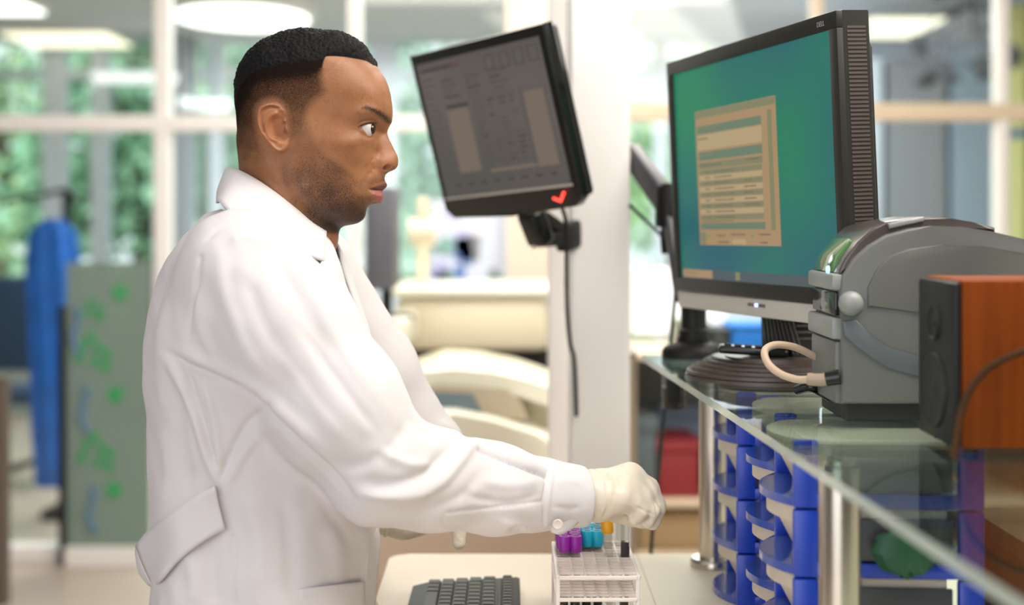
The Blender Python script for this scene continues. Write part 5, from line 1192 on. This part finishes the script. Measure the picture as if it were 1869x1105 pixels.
nz_ = (vnoise(Vc[:, 0], Vc[:, 1], Vc[:, 2], .075)-.5)*.0050+(vnoise(Vc[:, 0]*1.6+Vc[:, 2], Vc[:, 1], Vc[:, 2]*.8-Vc[:, 0]*.8, .030)-.5)*.0026
Vc = Vc+normals(Vc, Qc)*nz_[:, None]
Vc = laplace(Vc, Qc, 1, .4)
coat = mesh_np('lab_coat', Vc, Qc, m_coat, person)
coat['label'] = 'white cotton laboratory coat'
# skirt of the coat, trousers and shoes below the picture's lower edge
sk_ = MB(); rings = []
zc0 = cz_(1203)
for k in range(8):
    z = zc0+.004-k*.048; ring = []; ex = k*.002
    for i in range(56):
        a = 2*math.pi*i/56; c, s_ = math.cos(a), math.sin(a); w = 1+.03*math.sin(a*9+k*.3)*k/7
        x = cx_(489)+(.131+ex)*w*math.copysign(abs(c)**.85, c); y = DM+(.186+ex)*w*math.copysign(abs(s_)**.85, s_); ring.append(sk_.bm.verts.new((x, y, z)))
    rings.append(ring)
for k in range(7):
    for i in range(56): sk_.bm.faces.new((rings[k][i], rings[k][(i+1) % 56], rings[k+1][(i+1) % 56], rings[k+1][i]))
sk_.build('coat_skirt', m_coat, coat, True)
m_trs = mat('dark_trousers', (.03, .035, .05), .8); m_shoe = mat('black_shoes', (.02, .02, .02), .4)
for sgn in (-1, 1):
    MB().tube([(-.285, DM+sgn*.095, .72), (-.285, DM+sgn*.10, .5), (-.305, DM+sgn*.10, .3), (-.325, DM+sgn*.10, .06)], .08, 24, rs=[.098, .082, .070, .066]).build('trouser_leg', m_trs, person, True)
    MB().prism([(-.405, .003), (-.13, .003), (-.125, .03), (-.17, .06), (-.25, .095), (-.40, .10)], DM+sgn*.105-.045, DM+sgn*.105+.045, 'Y', bev=.018).build('shoe', m_shoe, person, True)
# thin cloth pieces laid over the coat: made as plates between two curves, given thickness
def plate(name, rows, th, m, parent, sub=4, label=None):
    """rows: list of lists of 3D points (a grid); smoothed and thickened"""
    R_ = [curve_pts(r, sub) for r in rows]; C_ = list(zip(*R_)); C_ = [curve_pts(c, sub) for c in C_]
    nu, nv = len(C_), len(C_[0]); mb = MB(); g = [[mb.bm.verts.new(p) for p in c] for c in C_]
    for i in range(nu-1):
        for j in range(nv-1): mb.bm.faces.new((g[i][j], g[i+1][j], g[i+1][j+1], g[i][j+1]))
    o = mb.build(name, m, parent, True, 60)
    sm = o.modifiers.new('thickness', 'SOLIDIFY'); sm.thickness = th; sm.offset = 0
    return o
# collar: stands at the nape, falls over the shoulders to a point at the front
def collar_side(s):
    Y = lambda d: DM+s*d
    rows = []
    #        neckline (top fold)                    outer edge
    spec = [((412, 312, .004), (403, 345, .004), (406, 366, .006)),
            ((425, 309, .030), (411, 348, .040), (410, 372, .045)),
            ((450, 314, .050), (436, 345, .068), (424, 370, .080)),
            ((482, 330, .058), (464, 366, .082), (452, 392, .098)),
            ((520, 356, .058), (500, 395, .084), (492, 424, .100)),
            ((556, 386, .050), (542, 424, .076), (536, 446, .092)),
            ((588, 412, .036), (580, 444, .064), (574, 462, .082)),
            ((600, 420, .026), (604, 446, .050), (606, 474, .074))]
    for sp_ in spec: rows.append([Vector((cx_(a), Y(d), cz_(b))) for a, b, d in sp_])
    return rows
for s in (-1, 1): plate('collar', collar_side(s), .0030, m_coat, coat)
# lapels down the chest
for s in (-1, 1):
    Y = lambda d: DM+s*d
    spec = [((592, 424, .030), (604, 462, .062), (596, 488, .090)), ((612, 448, .026), (628, 490, .052), (614, 520, .088)), ((622, 490, .020), (640, 528, .044), (634, 560, .078)), ((640, 540, .016), (655, 568, .036), (652, 592, .064)), ((655, 588, .012), (668, 604, .026), (668, 618, .040)), ((664, 618, .008), (671, 628, .016), (673, 636, .022))]
    plate('lapel', [[Vector((cx_(a), Y(d), cz_(b))) for a, b, d in r] for r in spec], .0028, m_coat, coat)
# stitched edges, hip pocket, cuff button, front opening edge
_pa, _pb = photo_chart(Vc)
def on_coat_depth(px, py):
    """distance of the coat's near surface along the line of sight through a photo point"""
    s_ = np.flatnonzero((np.abs(_pa-px) < 6) & (np.abs(_pb-py) < 6))
    return float(Vc[s_, 1].min()) if len(s_) else 1.6
def lay(pts, lift=.0012): return [P(a, b, on_coat_depth(a, b)-lift) for a, b in pts]
# half belt at the back, its free end standing off the coat
W3 = lambda a, b, d: P(a, b, min(d, on_coat_depth(a, b)-.007) if a > 290 else d)
rows = [[W3(392, 888, 1.585), W3(400, 925, 1.586), W3(411, 968, 1.588)], [W3(372, 896, 1.583), W3(381, 940, 1.582), W3(390, 978, 1.584)], [W3(340, 918, 1.592), W3(352, 960, 1.588), W3(356, 1000, 1.590)], [W3(300, 946, 1.612), W3(315, 990, 1.606), W3(320, 1030, 1.606)], [W3(272, 968, 1.645), W3(283, 1016, 1.636), W3(292, 1062, 1.634)], [W3(249, 996, 1.690), W3(262, 1030, 1.680), W3(284, 1076, 1.672)]]
plate('back_belt', rows, .0036, m_coat, coat)
rows = [[W3(250, 996, 1.690), W3(262, 1032, 1.682), W3(285, 1076, 1.674)], [W3(249, 1012, 1.72), W3(254, 1044, 1.715), W3(270, 1066, 1.70)], [W3(262, 1020, 1.76), W3(268, 1050, 1.755), W3(280, 1068, 1.75)]]
plate('back_belt', rows, .0030, m_coat, coat)
pk = [[P(x, y, on_coat_depth(x, 1060)-.002) for y in (1076-(x-545)*.115, 1100-(x-545)*.06, 1150)] for x in (545, 575, 605, 635, 665)]
plate('pocket', pk, .0022, m_coat, coat)
m_btn = mat('button_shell', (.66, .58, .52), .3)
bt = P(1018, 958, on_coat_depth(1012, 952)-.002)
MB().lathe([(.0052, 0), (.0062, .0008), (.0062, .0018), (.0050, .0024), (.0038, .0018), (.0005, .0018)], 24, Matrix.Translation(bt) @ Matrix.Rotation(math.pi, 4, 'Z') @ Matrix.Rotation(.2, 4, 'X'), 'Y').build('button', m_btn, coat, True)
tabp = [[P(a, b, 1.712) for a, b in ((1000, 925), (1000, 950), (1006, 972))], [P(a, b, 1.710) for a, b in ((1025, 925), (1028, 950), (1022, 976))], [P(a, b, 1.722) for a, b in ((1062, 925), (1062, 945), (1045, 964))]]
plate('cuff_tab', tabp, .0022, m_coat, coat)
fe = [[Vector((cx_(a), DM-d, cz_(b))) for a, d in ((e-14, .062), (e-4, .040), (e+3, .020))] for e, b in ((684, 940), (692, 975), (690, 1010), (686, 1050), (684, 1090), (686, 1130))]
plate('front_edge', fe, .0030, m_coat, coat)

# ---------- gloved hands
m_glove = mat('latex_glove', (.74, .67, .55), .42, spec=.5, bump=(160, .35, .0012)); m_glove.node_tree.nodes['Principled BSDF'].inputs['Subsurface Weight'].default_value = .12
def hand(name, lo, hi, chains, palm, wrist, extra=(), k=.013, label=None, h=.0013):
    X, Y, Z = grid3(lo, hi, h); X, Y, Z = X.astype(f32), Y.astype(f32), Z.astype(f32)
    F = None
    for a, b, ra, rb in palm:
        c = capsule(X, Y, Z, B(*a), B(*b), ra, rb); F = c if F is None else smin(F, c, .014)
    for ch_ in chains:
        fg = None
        for (a, ra), (b, rb) in zip(ch_[:-1], ch_[1:]):
            c = capsule(X, Y, Z, B(*a), B(*b), ra, rb); fg = c if fg is None else smin(fg, c, .005)
        F = smin(F, fg, k)
    for a, b, ra, rb in wrist:
        F = smin(F, capsule(X, Y, Z, B(*a), B(*b), ra, rb), .010)
    V_, Q_ = surface_nets(F.astype(f32), (X.ravel()[0], Y.ravel()[0], Z.ravel()[0]), h)
    V_ = laplace(V_, Q_, 2, .5)
    V_ = sculpt(V_, Q_, extra, photo_chart)
    V_ = V_+normals(V_, Q_)*((vnoise(V_[:, 0], V_[:, 1], V_[:, 2], .010)-.5)*.0007+(vnoise(V_[:, 0]+V_[:, 2]*.5, V_[:, 1], V_[:, 2], .0045)-.5)*.0004)[:, None]
    return mesh_np(name, V_, Q_, m_glove, person)
# right hand over the rack: back of the hand up, fingers bent down, seen from the little finger side
ft_r = [
 [((1148, 870, 1.800), .0135), ((1184, 890, 1.808), .0120), ((1200, 922, 1.806), .0100), ((1193, 950, 1.803), .0085)],
 [((1145, 878, 1.780), .0140), ((1182, 899, 1.786), .0122), ((1198, 930, 1.784), .0103), ((1192, 955, 1.780), .0088)],
 [((1138, 891, 1.760), .0140), ((1172, 910, 1.764), .0120), ((1188, 934, 1.762), .0098), ((1182, 953, 1.758), .0084)],
 [((1128, 908, 1.745), .0130), ((1156, 922, 1.746), .0105), ((1168, 936, 1.746), .0085), ((1158, 948, 1.747), .0075)],
 [((1098, 925, 1.790), .0125), ((1125, 938, 1.796), .0110), ((1150, 946, 1.794), .0095), ((1168, 953, 1.789), .0082)]]
palm_r = [((1092, 898, 1.770), (1150, 868, 1.795), .022, .0150), ((1092, 900, 1.765), (1145, 878, 1.775), .024, .0165), ((1092, 905, 1.758), (1138, 893, 1.757), .024, .0170), ((1092, 910, 1.755), (1128, 912, 1.740), .022, .0160), ((1095, 918, 1.765), (1120, 925, 1.775), .020, .016)]
wr_r = [((1040, 905, 1.747), (1092, 903, 1.765), .0285, .0275)]
ex_r = [([(1112, 858), (1116, 890), (1108, 930), (1098, 948)], 3, -.0012), ([(1103, 862), (1107, 900), (1100, 940)], 2.6, .0012), ([(1122, 862), (1124, 900), (1112, 945)], 4, .0009), ([(1128, 866), (1132, 890)], 3, -.0006), ([(1167, 852), (1186, 876), (1202, 915), (1205, 938)], 3, .0010), ([(1188, 900), (1197, 925), (1200, 945)], 2.2, -.0012), ([(1160, 925), (1182, 935), (1196, 942)], 2.4, -.0010), ([(1175, 915), (1190, 930), (1196, 948)], 2, .0008), ([(1150, 870), (1160, 900), (1155, 930)], 9, -.0008)]
gr_ = hand('glove', (B(1020, 900, 1.75)[0], 1.70, B(1100, 985, 1.75)[2]), (B(1225, 900, 1.80)[0], 1.845, B(1100, 828, 1.78)[2]), ft_r, palm_r, wr_r, ex_r)
# rolled rim and loose rings of latex at the wrist
def wrist_ring(c, d, r, t, par, sq=1.0, wob=0.):
    c = Vector(c); d = Vector(d).normalized(); u = d.cross(Vector((0, 1, 0))).normalized(); w = d.cross(u); pts = []
    for k in range(40):
        a = 2*math.pi*k/40; pts.append(c+u*math.cos(a)*r+w*math.sin(a)*r*sq+d*wob*math.sin(2*a+1))
    return MB().tube(pts, t, 8, closed=True).build('rolled_rim', m_glove, par, True)
dirr = Vector(B(1100, 903, 1.767))-Vector(B(1060, 905, 1.752))
wrist_ring(B(1080, 903, 1.760), dirr, .0298, .0013, gr_, 1, .003); wrist_ring(B(1087, 903, 1.763), dirr, .0292, .0010, gr_, 1, -.003); wrist_ring(B(1095, 902, 1.766), dirr, .0290, .0009, gr_, 1, .002)
# left hand beyond the sleeve, palm down with the thumb hanging
ft_l = [
 [((800, 950, 1.885), .0115), ((838, 950, 1.895), .0095), ((858, 955, 1.895), .0085), ((868, 962, 1.893), .0078)],
 [((800, 947, 1.905), .0120), ((842, 944, 1.915), .0100), ((866, 950, 1.916), .0088), ((874, 960, 1.914), .0080)],
 [((798, 947, 1.925), .0115), ((836, 946, 1.935), .0095), ((858, 952, 1.936), .0085), ((864, 962, 1.934), .0078)],
 [((792, 950, 1.943), .0105), ((822, 952, 1.950), .0085), ((838, 958, 1.951), .0075), ((842, 966, 1.950), .0070)],
 [((790, 952, 1.865), .0125), ((828, 956, 1.858), .0105), ((838, 966, 1.855), .0092), ((837, 991, 1.853), .0086)]]
palm_l = [((735, 950, 1.875), (800, 949, 1.885), .020, .0140), ((735, 950, 1.885), (800, 948, 1.905), .020, .0145), ((735, 950, 1.890), (796, 949, 1.925), .020, .0140), ((738, 950, 1.890), (790, 951, 1.942), .018, .0130)]
gl_ = hand('glove', (B(660, 900, 1.86)[0], 1.815, B(700, 1015, 1.86)[2]), (B(885, 900, 1.9)[0], 1.975, B(700, 905, 1.9)[2]), ft_l, palm_l, [((688, 942, 1.868), (738, 949, 1.876), .0235, .0215)], [([(745, 935), (742, 970)], 3, -.001), ([(725, 935), (722, 972)], 3, .001), ([(845, 978), (835, 982), (848, 990)], 3, .0008)])
dirl = Vector(B(738, 950, 1.876))-Vector(B(700, 945, 1.868))
wrist_ring(B(706, 946, 1.869), dirl, .0240, .0013, gl_, 1, .002)
